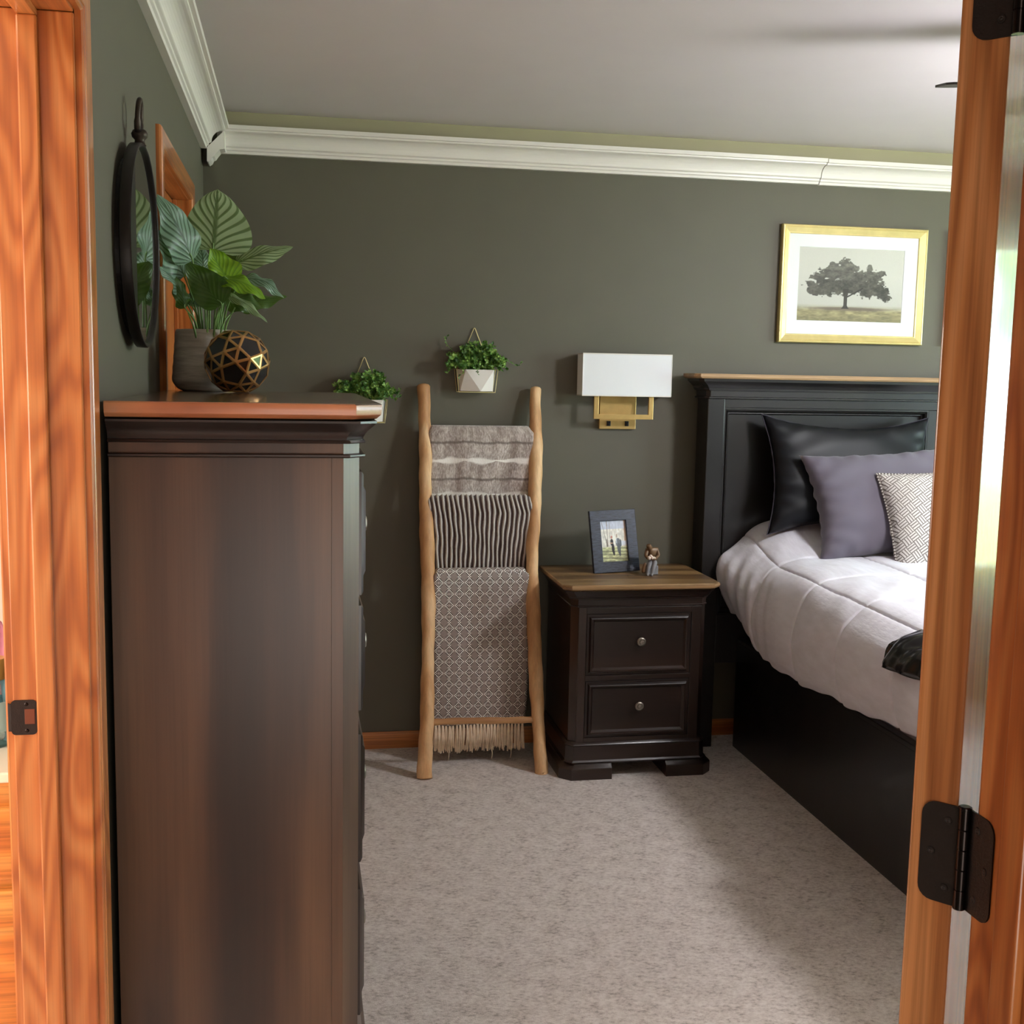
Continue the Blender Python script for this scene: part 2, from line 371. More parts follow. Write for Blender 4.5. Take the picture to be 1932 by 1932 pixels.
def fret_mat():
    m, nt, b, out = newmat('fretwork_fabric')
    uv = N(nt, 'ShaderNodeUVMap').outputs[0]
    mp = N(nt, 'ShaderNodeMapping'); mp.inputs['Rotation'].default_value = (0, 0, -0.52); L(nt, uv, mp.inputs[0])
    sp = N(nt, 'ShaderNodeSeparateXYZ'); L(nt, mp.outputs[0], sp.inputs[0])
    # interlocked strips: brick cells, alternately turned, each with two lines inside
    x = math_(nt, 'DIVIDE', sp.outputs[0], 0.031); y = math_(nt, 'DIVIDE', sp.outputs[1], 0.031)
    par = math_(nt, 'FLOORED_MODULO', math_(nt, 'ADD', math_(nt, 'FLOOR', x), math_(nt, 'FLOOR', y)), 2.0)
    fx = math_(nt, 'FRACT', x); fy = math_(nt, 'FRACT', y)
    t = math_(nt, 'ADD', math_(nt, 'MULTIPLY', par, fx), math_(nt, 'MULTIPLY', math_(nt, 'SUBTRACT', 1.0, par), fy))
    s = math_(nt, 'SINE', math_(nt, 'MULTIPLY', t, 2*math.pi*3))
    line = math_(nt, 'GREATER_THAN', s, 0.5)
    o2 = math_(nt, 'ADD', math_(nt, 'MULTIPLY', par, fy), math_(nt, 'MULTIPLY', math_(nt, 'SUBTRACT', 1.0, par), fx))
    edge = math_(nt, 'LESS_THAN', o2, 0.08)
    f = math_(nt, 'MAXIMUM', line, edge)
    col = mixc(nt, f, srgb(214, 210, 204), srgb(110, 100, 94))
    L(nt, col, b.inputs['Base Color']); b.inputs['Roughness'].default_value = 0.85
    bump(nt, b, noise(nt, uv, 500, 2), 0.2, 0.001); return m
MT['fret'] = fret_mat()
def rope_mat():
    m, nt, b, out = newmat('striped_cord_piping')
    uv = N(nt, 'ShaderNodeUVMap').outputs[0]
    sp = N(nt, 'ShaderNodeSeparateXYZ'); L(nt, uv, sp.inputs[0])
    s = math_(nt, 'SINE', math_(nt, 'ADD', math_(nt, 'MULTIPLY', sp.outputs[0], 520.0), math_(nt, 'MULTIPLY', sp.outputs[1], 6.28)))
    L(nt, ramp(nt, s, [(0.4, srgb(96, 86, 80)), (0.6, srgb(232, 228, 220))]), b.inputs['Base Color'])
    b.inputs['Roughness'].default_value = 0.7; return m
MT['rope'] = rope_mat()
MT['grass'] = plain('lawn', srgb(136, 148, 90), 0.95, var=0.35, nscale=4)
MT['tree'] = plain('tree_foliage', srgb(110, 134, 70), 0.9, var=0.4, nscale=5)
MT['bulb'] = plain('frosted_lamp_glass', (1, 0.96, 0.9, 1), 0.5, emit=9.0)

# ------------------------------------------------------------------ geometry helpers
def link(name, bm_or_mesh, mat, parent=None, smooth=False, base=None):
    """bm is in world coordinates; vertices become relative to base (or the parent's origin)."""
    if isinstance(bm_or_mesh, bmesh.types.BMesh):
        me = bpy.data.meshes.new(name); bm_or_mesh.to_mesh(me); bm_or_mesh.free()
    else: me = bm_or_mesh
    o = bpy.data.objects.new(name, me); COL.objects.link(o)
    if mat is not None: me.materials.append(mat)
    if smooth:
        for p in me.polygons: p.use_smooth = True
    if parent is not None:
        # accumulated world translation of the chain
        w = Vector((0, 0, 0)); q = parent
        while q is not None: w += q.location; q = q.parent
        me.transform(Matrix.Translation(-w)); o.parent = parent
    elif base is not None:
        me.transform(Matrix.Translation(-Vector(base))); o.location = base
    return o
def tag(o, label, cat=None, group=None, kind=None):
    o['label'] = label
    if cat: o['category'] = cat
    if group: o['group'] = group
    if kind: o['kind'] = kind
    return o
def thing(name, loc, label, cat, group=None, kind=None):
    o = bpy.data.objects.new(name, None); COL.objects.link(o); o.location = loc
    o.empty_display_size = 0.05
    return tag(o, label, cat, group, kind)
def struct(name, bm, mat, label=None, cat='structure'):
    o = link(name, bm, mat); o['kind'] = 'structure'
    if label: tag(o, label, cat)
    return o
def box(bm, x0, x1, y0, y1, z0, z1, bev=0.0, seg=2):
    vs = [bm.verts.new((x, y, z)) for x in (x0, x1) for y in (y0, y1) for z in (z0, z1)]
    fs = [(0, 1, 3, 2), (4, 6, 7, 5), (0, 4, 5, 1), (2, 3, 7, 6), (0, 2, 6, 4), (1, 5, 7, 3)]
    faces = [bm.faces.new([vs[i] for i in f]) for f in fs]
    if bev > 0:
        es = list({e for f in faces for e in f.edges})
        bmesh.ops.bevel(bm, geom=es, offset=bev, segments=seg, profile=0.5, affect='EDGES')
    return bm
def B(*a, **k): return box(bmesh.new(), *a, **k)
def loft(bm, rings, cap=True, closed=True):
    R_ = [[bm.verts.new(p) for p in r] for r in rings]
    n = len(R_[0])
    for a, b in zip(R_, R_[1:]):
        for i in range(n if closed else n-1):
            j = (i+1) % n
            bm.faces.new((a[i], a[j], b[j], b[i]))
    if cap and closed:
        bm.faces.new(list(reversed(R_[0]))); bm.faces.new(R_[-1])
    bmesh.ops.recalc_face_normals(bm, faces=bm.faces[:])
    return bm
def tube(bm, pts, rad, n=10, cap=True):
    pts = [Vector(p) for p in pts]
    rad = rad if isinstance(rad, (list, tuple)) else [rad]*len(pts)
    t0 = (pts[1]-pts[0]).normalized()
    up = Vector((0, 0, 1)) if abs(t0.z) < 0.9 else Vector((1, 0, 0))
    nrm = t0.cross(up).normalized(); rings = []
    for i, p in enumerate(pts):
        a = pts[max(i-1, 0)]; c = pts[min(i+1, len(pts)-1)]
        t = (c-a).normalized()
        nrm = (nrm - t*nrm.dot(t)).normalized(); bn = t.cross(nrm)
        rings.append([p+(nrm*math.cos(2*math.pi*k/n)+bn*math.sin(2*math.pi*k/n))*rad[i] for k in range(n)])
    return loft(bm, rings, cap)
def spline(pts, n=8):
    pts = [Vector(p) for p in pts]; out = []
    P = [pts[0]*2-pts[1]]+pts+[pts[-1]*2-pts[-2]]
    for i in range(1, len(P)-2):
        a, b_, c, d = P[i-1:i+3]
        for k in range(n):
            t = k/n
            out.append(0.5*((2*b_)+(c-a)*t+(2*a-5*b_+4*c-d)*t*t+(3*b_-a-3*c+d)*t**3))
    out.append(pts[-1]); return out
def lathe(bm, prof, c, n=32, axis='Z', cap=True):
    rings = []
    for r, h in prof:
        ring = []
        for k in range(n):
            a = 2*math.pi*k/n
            if axis == 'Z': ring.append((c[0]+r*math.cos(a), c[1]+r*math.sin(a), c[2]+h))
            elif axis == 'Y': ring.append((c[0]+r*math.cos(a), c[1]+h, c[2]+r*math.sin(a)))
            else: ring.append((c[0]+h, c[1]+r*math.cos(a), c[2]+r*math.sin(a)))
        rings.append(ring)
    return loft(bm, rings, cap)
def sweep(bm, prof, path_fn):
    """prof = list of (u,v); path_fn(i)-> callable mapping (u,v) to a point, one per station"""
    return loft(bm, [[f(u, v) for u, v in prof] for f in path_fn])
def shade(o, ang=40):
    for p in o.data.polygons: p.use_smooth = True
    try:
        o.data.set_sharp_from_angle(angle=math.radians(ang))
    except Exception: pass
    return o
def bevmod(o, w=0.003, seg=2):
    m = o.modifiers.new('bevel', 'BEVEL'); m.width = w; m.segments = seg; m.limit_method = 'ANGLE'
    return o

WY = 4.5155      # back wall
CH = 2.44        # ceiling
# ================================================================== SETTING
struct('floor', B(-2.4, 5.3, -1.7, 4.7, -0.06, 0.0), MT['carpet'], 'mottled grey beige plush carpet covering the bedroom floor', 'floor')
struct('ceiling', B(-2.4, 5.3, -1.7, 4.7, CH, CH+0.06), MT['ceil'], 'smooth off white ceiling above the crown moulding', 'ceiling')
struct('wall_back', B(-0.12, 5.3, WY, WY+0.12, 0, CH), MT['wall'], 'dark olive green wall behind the bed and ladder', 'wall')
bm = bmesh.new()
box(bm, -0.12, 0, -1.7, 1.16, 0, CH)
box(bm, -0.12, 0, 1.16, 1.96, 2.06, CH)
box(bm, -0.12, 0, 1.96, 3.05, 0, CH)
box(bm, -0.12, 0, 3.05, 3.905, 2.055, CH)
box(bm, -0.12, 0, 3.905, WY, 0, CH)
struct('wall_left', bm, MT['wall'], 'olive green side wall carrying the round mirror', 'wall')
bm = bmesh.new()    # right wall with the window opening  Y 1.6..3.5, Z .65..2.15
wy0, wy1, wz0, wz1 = 1.35, 3.75, 0.60, 2.15
box(bm, 5.2, 5.32, 0.86, wy0, 0, CH); box(bm, 5.2, 5.32, wy1, WY, 0, CH)
box(bm, 5.2, 5.32, wy0, wy1, 0, wz0); box(bm, 5.2, 5.32, wy0, wy1, wz1, CH)
struct('wall_right', bm, MT['wall'], 'olive green wall with the window, hidden right of the door', 'wall')
JX = 0.98
bm = bmesh.new()
box(bm, JX+0.019, 5.3, 0.86, 0.972, 0, CH)
box(bm, 0.0, 0.041, 0.86, 0.972, 0, CH)
box(bm, 0.041, JX+0.019, 0.86, 0.972, 2.06, CH)
struct('wall_near', bm, MT['wall'], 'wall that holds the bedroom entry doorway', 'wall')
struct('wall_hall', box(B(1.6, 1.72, -1.7, 0.86, 0, CH), -0.12, 1.7, -1.05, -0.95, 0, CH), MT['offwhite'], 'cream hallway wall behind the camera', 'wall')
bm = bmesh.new()
box(bm, -2.4, -2.3, -0.1, 2.9, 0, CH); box(bm, -2.4, -0.12, 2.75, 2.9, 0, CH); box(bm, -2.4, -0.12, -0.1, 0.0, 0, CH)
struct('wall_bathroom', bm, MT['bathwall'], 'pale pinkish bathroom wall beyond the vanity', 'wall')

# crown moulding --------------------------------------------------------------
CR = [(0.0, 2.287), (0.020, 2.287), (0.022, 2.296), (0.028, 2.299), (0.029, 2.306), (0.036, 2.309)]
for k in range(9):
    t = k/8*math.pi/2
    CR.append((0.038+0.042*(1-math.cos(t)), 2.311+0.042*math.sin(t)+0.0))
CR += [(0.086, 2.355), (0.087, 2.360), (0.098, 2.361), (0.099, 2.3754), (0.0, 2.3754)]
bm = bmesh.new()
loft(bm, [[(0.055 if k == 0 else X, WY-u, v) for u, v in CR] for k, X in enumerate((0.055, 2.415))])
loft(bm, [[(X, WY-u, v+dz) for u, v in CR] for X, dz in ((2.418, -0.0018), (5.2, -0.0018))])
struct('trim_1', bm, MT['trimw'], 'long white crown moulding along the back wall', 'crown moulding')
bm = loft(bmesh.new(), [[(u, Y, v) for u, v in CR] for Y in (0.98, WY-0.095)])
struct('trim_2', bm, MT['trimw'], 'white crown moulding running up the left wall', 'crown moulding')
cb = [(0.022, 2.292), (0.078, 2.348), (0.084, 2.351), (0.084, 2.290), (0.066, 2.286), (0.056, 2.274), (0.048, 2.262), (0.040, 2.258), (0.036, 2.248), (0.026, 2.240), (0.021, 2.243)]
bm = loft(bmesh.new(), [[(x, Y, z) for x, z in cb] for Y in (WY-0.098, WY-0.004)])
struct('trim_3', bm, MT['trimw'], 'small white corner piece where the two crown mouldings meet', 'corner block')
struct('trim_4', box(B(0, 5.2, WY-0.004, WY, 2.373, CH), 0, 0.004, 1.0, WY, 2.373, CH), MT['khaki'], 'khaki painted strip between crown moulding and ceiling', 'cove strip')
def baseprof(t=0.012, h=0.067): return [(0, 0), (t, 0), (t, h-0.012), (t*0.75, h-0.006), (t*0.5, h), (0, h)]
bm = loft(bmesh.new(), [[(X, WY-u, v) for u, v in baseprof()] for X in (0.0, 5.2)])
struct('baseboard_back', bm, MT['oakX'], 'low oak baseboard along the back wall', 'baseboard')
bm = loft(bmesh.new(), [[(u, Y, v) for u, v in baseprof()] for Y in (2.005, 3.008)])
loft(bm, [[(u, Y, v) for u, v in baseprof()] for Y in (3.948, WY-0.013)])
struct('baseboard_left', bm, MT['oakY'], 'oak baseboard behind the dresser', 'baseboard')

# casing helper: flat trim board with rounded arris
def casing_prof(w, t):   # (across, out)
    return [(0, 0), (0, t*0.62), (0.003, t*0.8), (0.008, t*0.82), (0.010, t*0.92), (w-0.006, t), (w-0.002, t*0.8), (w, t*0.5), (w, 0)]

# door_1 : bathroom doorway in the left wall (far jamb seen from the front) ------
d1 = thing('door_1', (0, 1.94, 0), 'oak bathroom door frame with a strike plate at the left edge', 'door frame', kind='structure')
link('jamb', B(-0.12, 0.0, 1.94, 1.959, 0, 2.041, bev=0.0022), MT['oakZ'], d1)
link('jamb', B(-0.12, 0.0, 1.161, 1.18, 0, 2.041, bev=0.0012), MT['oakZ'], d1)
link('head_jamb', B(-0.12, 0.0, 1.18, 1.94, 2.041, 2.059, bev=0.001), MT['oakY'], d1)
link('door_stop', B(-0.082, -0.052, 1.930, 1.9405, 0, 2.031, bev=0.003), MT['oakZ'], d1)
link('door_stop', B(-0.082, -0.052, 1.1795, 1.19, 0, 2.031, bev=0.002), MT['oakZ'], d1)
link('head_stop', B(-0.082, -0.052, 1.18, 1.9405, 2.031, 2.0415, bev=0.002), MT['oakY'], d1)
cw = casing_prof(0.057, 0.016)
zt = 2.046
for side in (1, -1):      # room side casing legs
    y0 = 1.9465 if side == 1 else 1.1735
    bm = loft(bmesh.new(), [[(v, y0+side*u, 0.0) for u, v in cw], [(v, y0+side*u, zt+u) for u, v in cw]])
    link('casing', bm, MT['oakZ'], d1)
    bm = loft(bmesh.new(), [[(-0.12-v, y0+side*u, 0.0) for u, v in cw], [(-0.12-v, y0+side*u, zt+u) for u, v in cw]])
    link('casing', bm, MT['oakZ'], d1)
for s, x0 in ((1, 0), (-1, -0.12)):
    bm = loft(bmesh.new(), [[(x0+s*v, y+sg*u, zt+u) for u, v in cw] for y, sg in ((1.1735, -1), (1.9465, 1))])
    link('head_casing', bm, MT['oakY'], d1)
def rrect(cx, cz, w, h, r, n=4, corners=(1, 1, 1, 1)):
    pts = []
    for (sx, sz, a0), on in zip(((1, 1, 0), (-1, 1, 90), (-1, -1, 180), (1, -1, 270)), corners):
        rr = r if on else 0.0003
        for k in range(n+1):
            a = math.radians(a0+90*k/n)
            pts.append((cx+sx*(w/2-rr)+rr*math.cos(a), cz+sz*(h/2-rr)+rr*math.sin(a)))
    return pts
# strike plate: flat leaf on the jamb with a lip wrapping the jamb edge, latch hole, two screws
bm = loft(bmesh.new(), [[(x, Y, z) for x, z in rrect(-0.1030, 0.934, 0.040, 0.058, 0.007)] for Y in (1.9402, 1.9382)])
loft(bm, [[(x, y, z) for x, y in ((-0.122, 1.9382), (-0.1275, 1.9395), (-0.129, 1.944), (-0.127, 1.9445), (-0.1255, 1.9408), (-0.121, 1.9402))] for z in (0.911, 0.957)])
splate = link('strike_plate', bm, MT['hinge'], d1); tag(splate, 'dark bronze strike plate')
link('latch_hole', B(-0.1020, -0.0865, 1.9375, 1.9385, 0.923, 0.948, bev=0.0004), MT['latchhole'], splate)
for z in (0.912, 0.956):
    link('screw', lathe(bmesh.new(), [(0.0, -0.0008), (0.0018, -0.0008), (0.0032, 0.0)], (-0.099, 1.9382, z), 12, 'Y'), MT['barrel'], splate)

# door_3 : closet door in the left wall ------------------------------------------
d3 = thing('door_2', (0, 3.48, 0), 'oak closet door with oak casing, mostly hidden by the big leafy plant', 'door', kind='structure')
cw3 = casing_prof(0.058, 0.016)
for side, y0 in ((1, 3.886), (-1, 3.068)):
    bm = loft(bmesh.new(), [[(v, y0+side*u, 0.0) for u, v in cw3], [(v, y0+side*u, 2.032+u) for u, v in cw3]])
    link('casing', bm, MT['oakZ'], d3)
bm = loft(bmesh.new(), [[(v, y+sg*u, 2.032+u) for u, v in cw3] for y, sg in ((3.068, -1), (3.886, 1))])
link('head_casing', bm, MT['oakY'], d3)
link('jamb', B(-0.12, 0, 3.051, 3.069, 0, 2.03, bev=0.001), MT['oakZ'], d3)
link('jamb', B(-0.12, 0, 3.886, 3.904, 0, 2.03, bev=0.001), MT['oakZ'], d3)
link('head_jamb', B(-0.12, 0, 3.051, 3.904, 2.03, 2.048, bev=0.001), MT['oakY'], d3)
leaf = link('door_leaf', B(-0.083, -0.048, 3.071, 3.884, 0.01, 2.027, bev=0.002), MT['oakZ'], d3)
for (a, b_) in ((3.16, 3.44), (3.515, 3.795)):
    for (z0, z1) in ((0.25, 0.95), (1.1, 1.9)):
        link('raised_panel', B(-0.05, -0.044, a, b_, z0, z1, bev=0.004), MT['oakZ'], leaf)
link('door_stop', B(-0.048, -0.036, 3.069, 3.08, 0, 2.03, bev=0.002), MT['oakZ'], d3)
link('door_stop', B(-0.048, -0.036, 3.875, 3.886, 0, 2.03, bev=0.002), MT['oakZ'], d3)

# door_3 : entry door, hinged on the right jamb, swung 140 degrees into the room ----
PX, PY, TH = 0.974, 0.985, math.radians(140)
def rot(x, y):
    co, si = math.cos(TH), math.sin(TH)
    return (PX+x*co+y*si, PY-x*si+y*co)
d2 = thing('door_3', (PX, PY, 0), 'open oak entry door on black hinges at the right edge', 'door', kind='structure')
def xf(bm):
    for v in bm.verts:
        x, y = rot(v.co.x, v.co.y); v.co.x, v.co.y = x, y
    return bm
bm = B(-0.765, -0.003, -0.0535, -0.008, 0.012, 2.03, bev=0.0022, seg=3)
leaf2 = link('door_leaf', xf(bm), MT['oakgloss'], d2)
for (a, b_) in ((-0.66, -0.42), (-0.35, -0.11)):
    for (z0, z1) in ((0.25, 0.92), (1.08, 1.9)):
        link('raised_panel', xf(B(a, b_, -0.009, -0.004, z0, z1, bev=0.003)), MT['oakgloss'], leaf2)
        link('raised_panel', xf(B(a, b_, -0.057, -0.052, z0, z1, bev=0.003)), MT['oakgloss'], leaf2)
link('jamb', B(JX, JX+0.019, 0.86, 0.972, 0, 2.041, bev=0.0015), MT['oakZ'], d2)
link('jamb', B(0.041, 0.06, 0.86, 0.972, 0, 2.041, bev=0.0015), MT['oakZ'], d2)
link('head_jamb', B(0.06, JX, 0.86, 0.972, 2.041, 2.06, bev=0.001), MT['oakX'], d2)
link('door_stop', B(JX-0.011, JX+0.0005, 0.886, 0.921, 0, 2.03, bev=0.002), MT['oakZ'], d2)
link('door_stop', B(0.0595, 0.071, 0.886, 0.921, 0, 2.03, bev=0.002), MT['oakZ'], d2)
for s, y0 in ((1, 0.972), (-1, 0.86)):
    bm = loft(bmesh.new(), [[(JX+0.0065+u, y0+s*v, 0) for u, v in cw], [(JX+0.0065+u, y0+s*v, 2.046+u) for u, v in cw]])
    link('casing', bm, MT['oakZ'], d2)
def hinge(z0, z1):
    zc, h = (z0+z1)/2, z1-z0
    hb = lathe(bmesh.new(), [(0.0058, 0), (0.0062, 0.0006), (0.0062, h*0.2-0.0008), (0.0055, h*0.2-0.0004), (0.0055, h*0.2+0.0004), (0.0062, h*0.2+0.0008), (0.0062, h*0.4-0.0008), (0.0055, h*0.4), (0.0062, h*0.4+0.0008),
        (0.0062, h*0.6-0.0008), (0.0055, h*0.6), (0.0062, h*0.6+0.0008), (0.0062, h*0.8-0.0008), (0.0055, h*0.8), (0.0062, h*0.8+0.0008), (0.0062, h-0.0005), (0.0066, h), (0.0066, h+0.002), (0.005, h+0.003)], (PX, PY, z0), 20)
    hg = link('hinge', hb, MT['barrel'], d2, smooth=False); shade(hg, 30)
    tag(hg, 'black rounded door hinge')
    # plate on the door edge (closed pose: plane x=-0.003, y from -0.001 to -0.042)
    pl = rrect(-0.0215, zc, 0.041, h, 0.014, 5, corners=(0, 1, 1, 0))
    bm = loft(bmesh.new(), [[(x, y, z) for y, z in pl] for x in (-0.0035, -0.0012)])
    p1 = link('leaf_plate', xf(bm), MT['hinge'], hg)
    pl = rrect(PY-0.0215, zc, 0.041, h, 0.014, 5, corners=(0, 1, 1, 0))
    bm = loft(bmesh.new(), [[(x, y, z) for y, z in pl] for x in (JX+0.0005, JX-0.0018)])
    p2 = link('leaf_plate', bm, MT['hinge'], hg)
    for (yy, zz) in ((-0.016, zc+h*0.34), (-0.031, zc+0.0), (-0.016, zc-h*0.34)):
        s = lathe(bmesh.new(), [(0.0, 0.0012), (0.0015, 0.0005), (0.0024, 0.0009), (0.0038, 0.0008), (0.0042, 0)], (-0.0012, yy, zz), 14, 'X')
        s = link('screw', xf(s), MT['hinge'], hg)
        s2 = lathe(bmesh.new(), [(0.0042, 0), (0.0038, -0.0008), (0.0024, -0.0009), (0.0015, -0.0005), (0.0, -0.0012)], (JX-0.0018, PY+yy, zz), 14, 'X')
        link('screw', s2, MT['hinge'], hg)
hinge(0.989, 1.091)
hinge(1.817, 1.919)

# window_1 -----------------------------------------------------------------------
w1 = thing('window_1', (5.2, 2.55, wz0), 'oak framed window on the right wall, reflected in the door', 'window', kind='structure')
bm = bmesh.new()
for a in ((5.185, 5.32, wy0, wy0+0.05, wz0, wz1), (5.185, 5.32, wy1-0.05, wy1, wz0, wz1), (5.185, 5.32, wy0, wy1, wz0, wz0+0.05), (5.185, 5.32, wy0, wy1, wz1-0.05, wz1), (5.22, 5.28, 2.52, 2.58, wz0, wz1)):
    box(bm, *a, bev=0.003)
link('window_frame', bm, MT['oakZ'], w1)
for a, b_ in ((wy0+0.05, 2.52), (2.58, wy1-0.05)):
    link('pane', B(5.248, 5.252, a, b_, wz0+0.05, wz1-0.05), MT['glass'], w1)
# outdoors seen only as a reflection: lawn and trees
tag(link('lawn', B(5.4, 30, -12, 18, -0.5, -0.4), MT['grass'], base=(10, 3, -0.4)), 'sunlit lawn outside the window', 'lawn')
random.seed(4)
for k, (x, y, r) in enumerate(((17, 0, 2.0), (19, 5, 2.4), (16.5, 9.5, 1.9))):
    t = thing('tree', (x, y, -0.4), ['leafy tree nearest the window side of the lawn', 'tallest leafy tree out on the lawn', 'leafy tree far along the lawn'][k], 'tree', 'trees on the lawn')
    link('trunk', tube(bmesh.new(), [(x, y, -0.4), (x+.05, y, 1.0), (x, y+.1, 2.2)], [0.22, 0.17, 0.12], 10), MT['espresso'], t)
    bm = bmesh.new(); bmesh.ops.create_icosphere(bm, subdivisions=4, radius=r)
    for v in bm.verts:
        d = v.co.normalized(); v.co = d*r*(1+0.16*math.sin(7*d.x+k)*math.sin(6*d.y)*math.cos(5*d.z)+random.uniform(-.05, .05)) + Vector((x, y, 2.0+r*0.7))
    link('crown', bm, MT['tree'], t)

# ================================================================== FURNITURE
def plan(x0, x1, y0, y1, o, ch, corners):
    """rectangle grown by o=(left,right,front,back); chamfered by ch at the named corners (fl, fr, bl, br)"""
    X0, X1, Y0, Y1 = x0-o[0], x1+o[1], y0-o[2], y1+o[3]
    p = []
    def cnr(x, y, dx, dy, on, first):
        if on: q = [(x+dx*ch, y), (x, y+dy*ch)]
        else: q = [(x+dx*0.0005, y), (x, y+dy*0.0005)]
        return q if first else q[::-1]
    p += cnr(X0, Y0, 1, 1, 'fl' in corners, False)   # ends with (x+ch, y)
    p += cnr(X1, Y0, -1, 1, 'fr' in corners, True)
    p += cnr(X1, Y1, -1, -1, 'br' in corners, False)
    p += cnr(X0, Y1, 1, -1, 'bl' in corners, True)
    return p
def stack(bm, x0, x1, y0, y1, layers, ch, corners, sides=(1, 1, 1, 0)):
    """layers = [(z, offset)] lofted bottom to top"""
    rings = [[(x, y, z) for x, y in plan(x0, x1, y0, y1, tuple(s*o for s in sides), ch+c2, corners)] for z, o, c2 in [(l+(0,))[:3] for l in layers]]
    return loft(bm, rings)

# ------------------------------------------------------------------ tall dresser
# front faces +X, near side faces the camera
DX0, DX1, DY0, DY1, DZ = 0.012, 0.447, 2.10, 3.05, 1.4456
dr = thing('tall_dresser', (0.23, 2.57, 0), 'tall dark brown dresser with reddish wood top behind the left door frame', 'dresser')
DC = ('fr', 'br')
SD = (0, 1, 1, 1)
bm = stack(bmesh.new(), DX0, DX1, DY0, DY1, [(1.414, .018, .006), (1.4185, .030, .010), (1.4255, .038, .014), (1.4375, .040, .016), (1.4435, .0395, .016), (DZ, .037, .016)], .033, DC, SD)
def edge_mat(o, m):
    o.data.materials.append(m)
    for p in o.data.polygons:
        if abs(p.normal.z) < .8: p.material_index = 1
    return o
bevmod(edge_mat(shade(link('top', bm, MT['dtop'], dr), 32), MT['dedge']), 0.001, 1)
cove = [(1.3795, .006), (1.384, .007), (1.390, .010), (1.396, .0145), (1.402, .021), (1.408, .0275), (1.4105, .030), (1.4145, .030)]
bm = stack(bmesh.new(), DX0, DX1, DY0, DY1, cove, .031, DC, SD)
shade(link('cornice', bm, MT['espressoX'], dr), 30)
bm = stack(bmesh.new(), DX0, DX1, DY0, DY1, [(1.3735, .009), (1.3755, .011), (1.379, .009), (1.380, .006)], .028, DC, SD)
stack(bm, DX0, DX1, DY0, DY1, [(1.3475, .007), (1.350, .010), (1.353, .010), (1.3545, .007)], .028, DC, SD)
link('bead_moulding', bm, MT['espressoX'], dr)
bm = stack(bmesh.new(), DX0, DX1, DY0, DY1, [(0.10, 0), (1.3795, 0)], .030, DC, SD)
body = link('body', bm, MT['walnut'], dr)
bevmod(body, 0.0012, 2)
# side panel field with the slim stile grooves
link('side_panel', B(0.0125, 0.396, DY0-0.0012, DY0+0.004, 0.17, 1.3475, bev=0.0006), MT['walnut'], dr)
bm = stack(bmesh.new(), DX0, DX1, DY0, DY1, [(0.0, .030), (0.085, .030), (0.095, .022), (0.115, .020), (0.15, .010), (0.175, .002), (0.18, -.001)], .034, DC, SD)
shade(link('plinth', bm, MT['walnut'], dr), 30)
rows = [(1.085, 1.318), (0.862, 1.065), (0.560, 0.815), (0.245, 0.505)]
for (z0, z1) in rows:
    for (a, b_) in ((DY0+0.055, 2.57-0.012), (2.57+0.012, DY1-0.055)):
        bm = bmesh.new()
        loft(bm, [[(DX1+d, y, z) for y, z in ((a+i, z0+i), (b_-i, z0+i), (b_-i, z1-i), (a+i, z1-i))] for d, i in ((-0.004, 0), (0.006, 0), (0.010, 0.006), (0.0105, 0.018), (0.0085, 0.022), (0.0085, 0.026), (0.016, 0.040))])
        dw = link('drawer', bm, MT['espresso'], dr)
        kb = lathe(bmesh.new(), [(0.0, 0.0), (0.006, 0.0), (0.0055, 0.004), (0.009, 0.006), (0.0145, 0.008), (0.0155, 0.010), (0.013, 0.0125), (0.006, 0.0135), (0, 0.0135)], (DX1+0.012, (a+b_)/2-.05, (z0+z1)/2), 20, 'X')
        shade(link('knob', kb, MT['knob'], dw), 50)

# ------------------------------------------------------------------ nightstand
ns = thing('nightstand', (1.59, 4.27, 0), 'dark brown two drawer nightstand with a rustic wood top between ladder and bed', 'nightstand')
NX0, NX1, NY0, NY1, NZ = 1.332, 1.853, 4.068, 4.478, 0.742
NC = ('fl', 'fr')
bm = stack(bmesh.new(), NX0, NX1, NY0, NY1, [(0.716, .022), (0.7185, .032), (0.724, .040), (0.731, .043), (0.739, .042), (NZ, .039)], .030, NC)
top = edge_mat(shade(link('top', bm, MT['topwood'], ns), 32), MT['capwood'])
bm = stack(bmesh.new(), NX0, NX1, NY0, NY1, [(0.676, .004), (0.681, .004), (0.6825, .008), (0.688, .009), (0.6905, .013), (0.700, .017), (0.709, .025), (0.7165, .028)], .026, NC)
stack(bm, NX0, NX1, NY0, NY1, [(0.652, 0.0), (0.6535, .004), (0.657, .0045), (0.6595, .002), (0.6765, .002)], .024, NC)
shade(link('cornice', bm, MT['espressoX'], ns), 30)
bm = stack(bmesh.new(), NX0, NX1, NY0, NY1, [(0.055, 0), (0.653, 0)], .024, NC)
link('body', bm, MT['espresso'], ns)
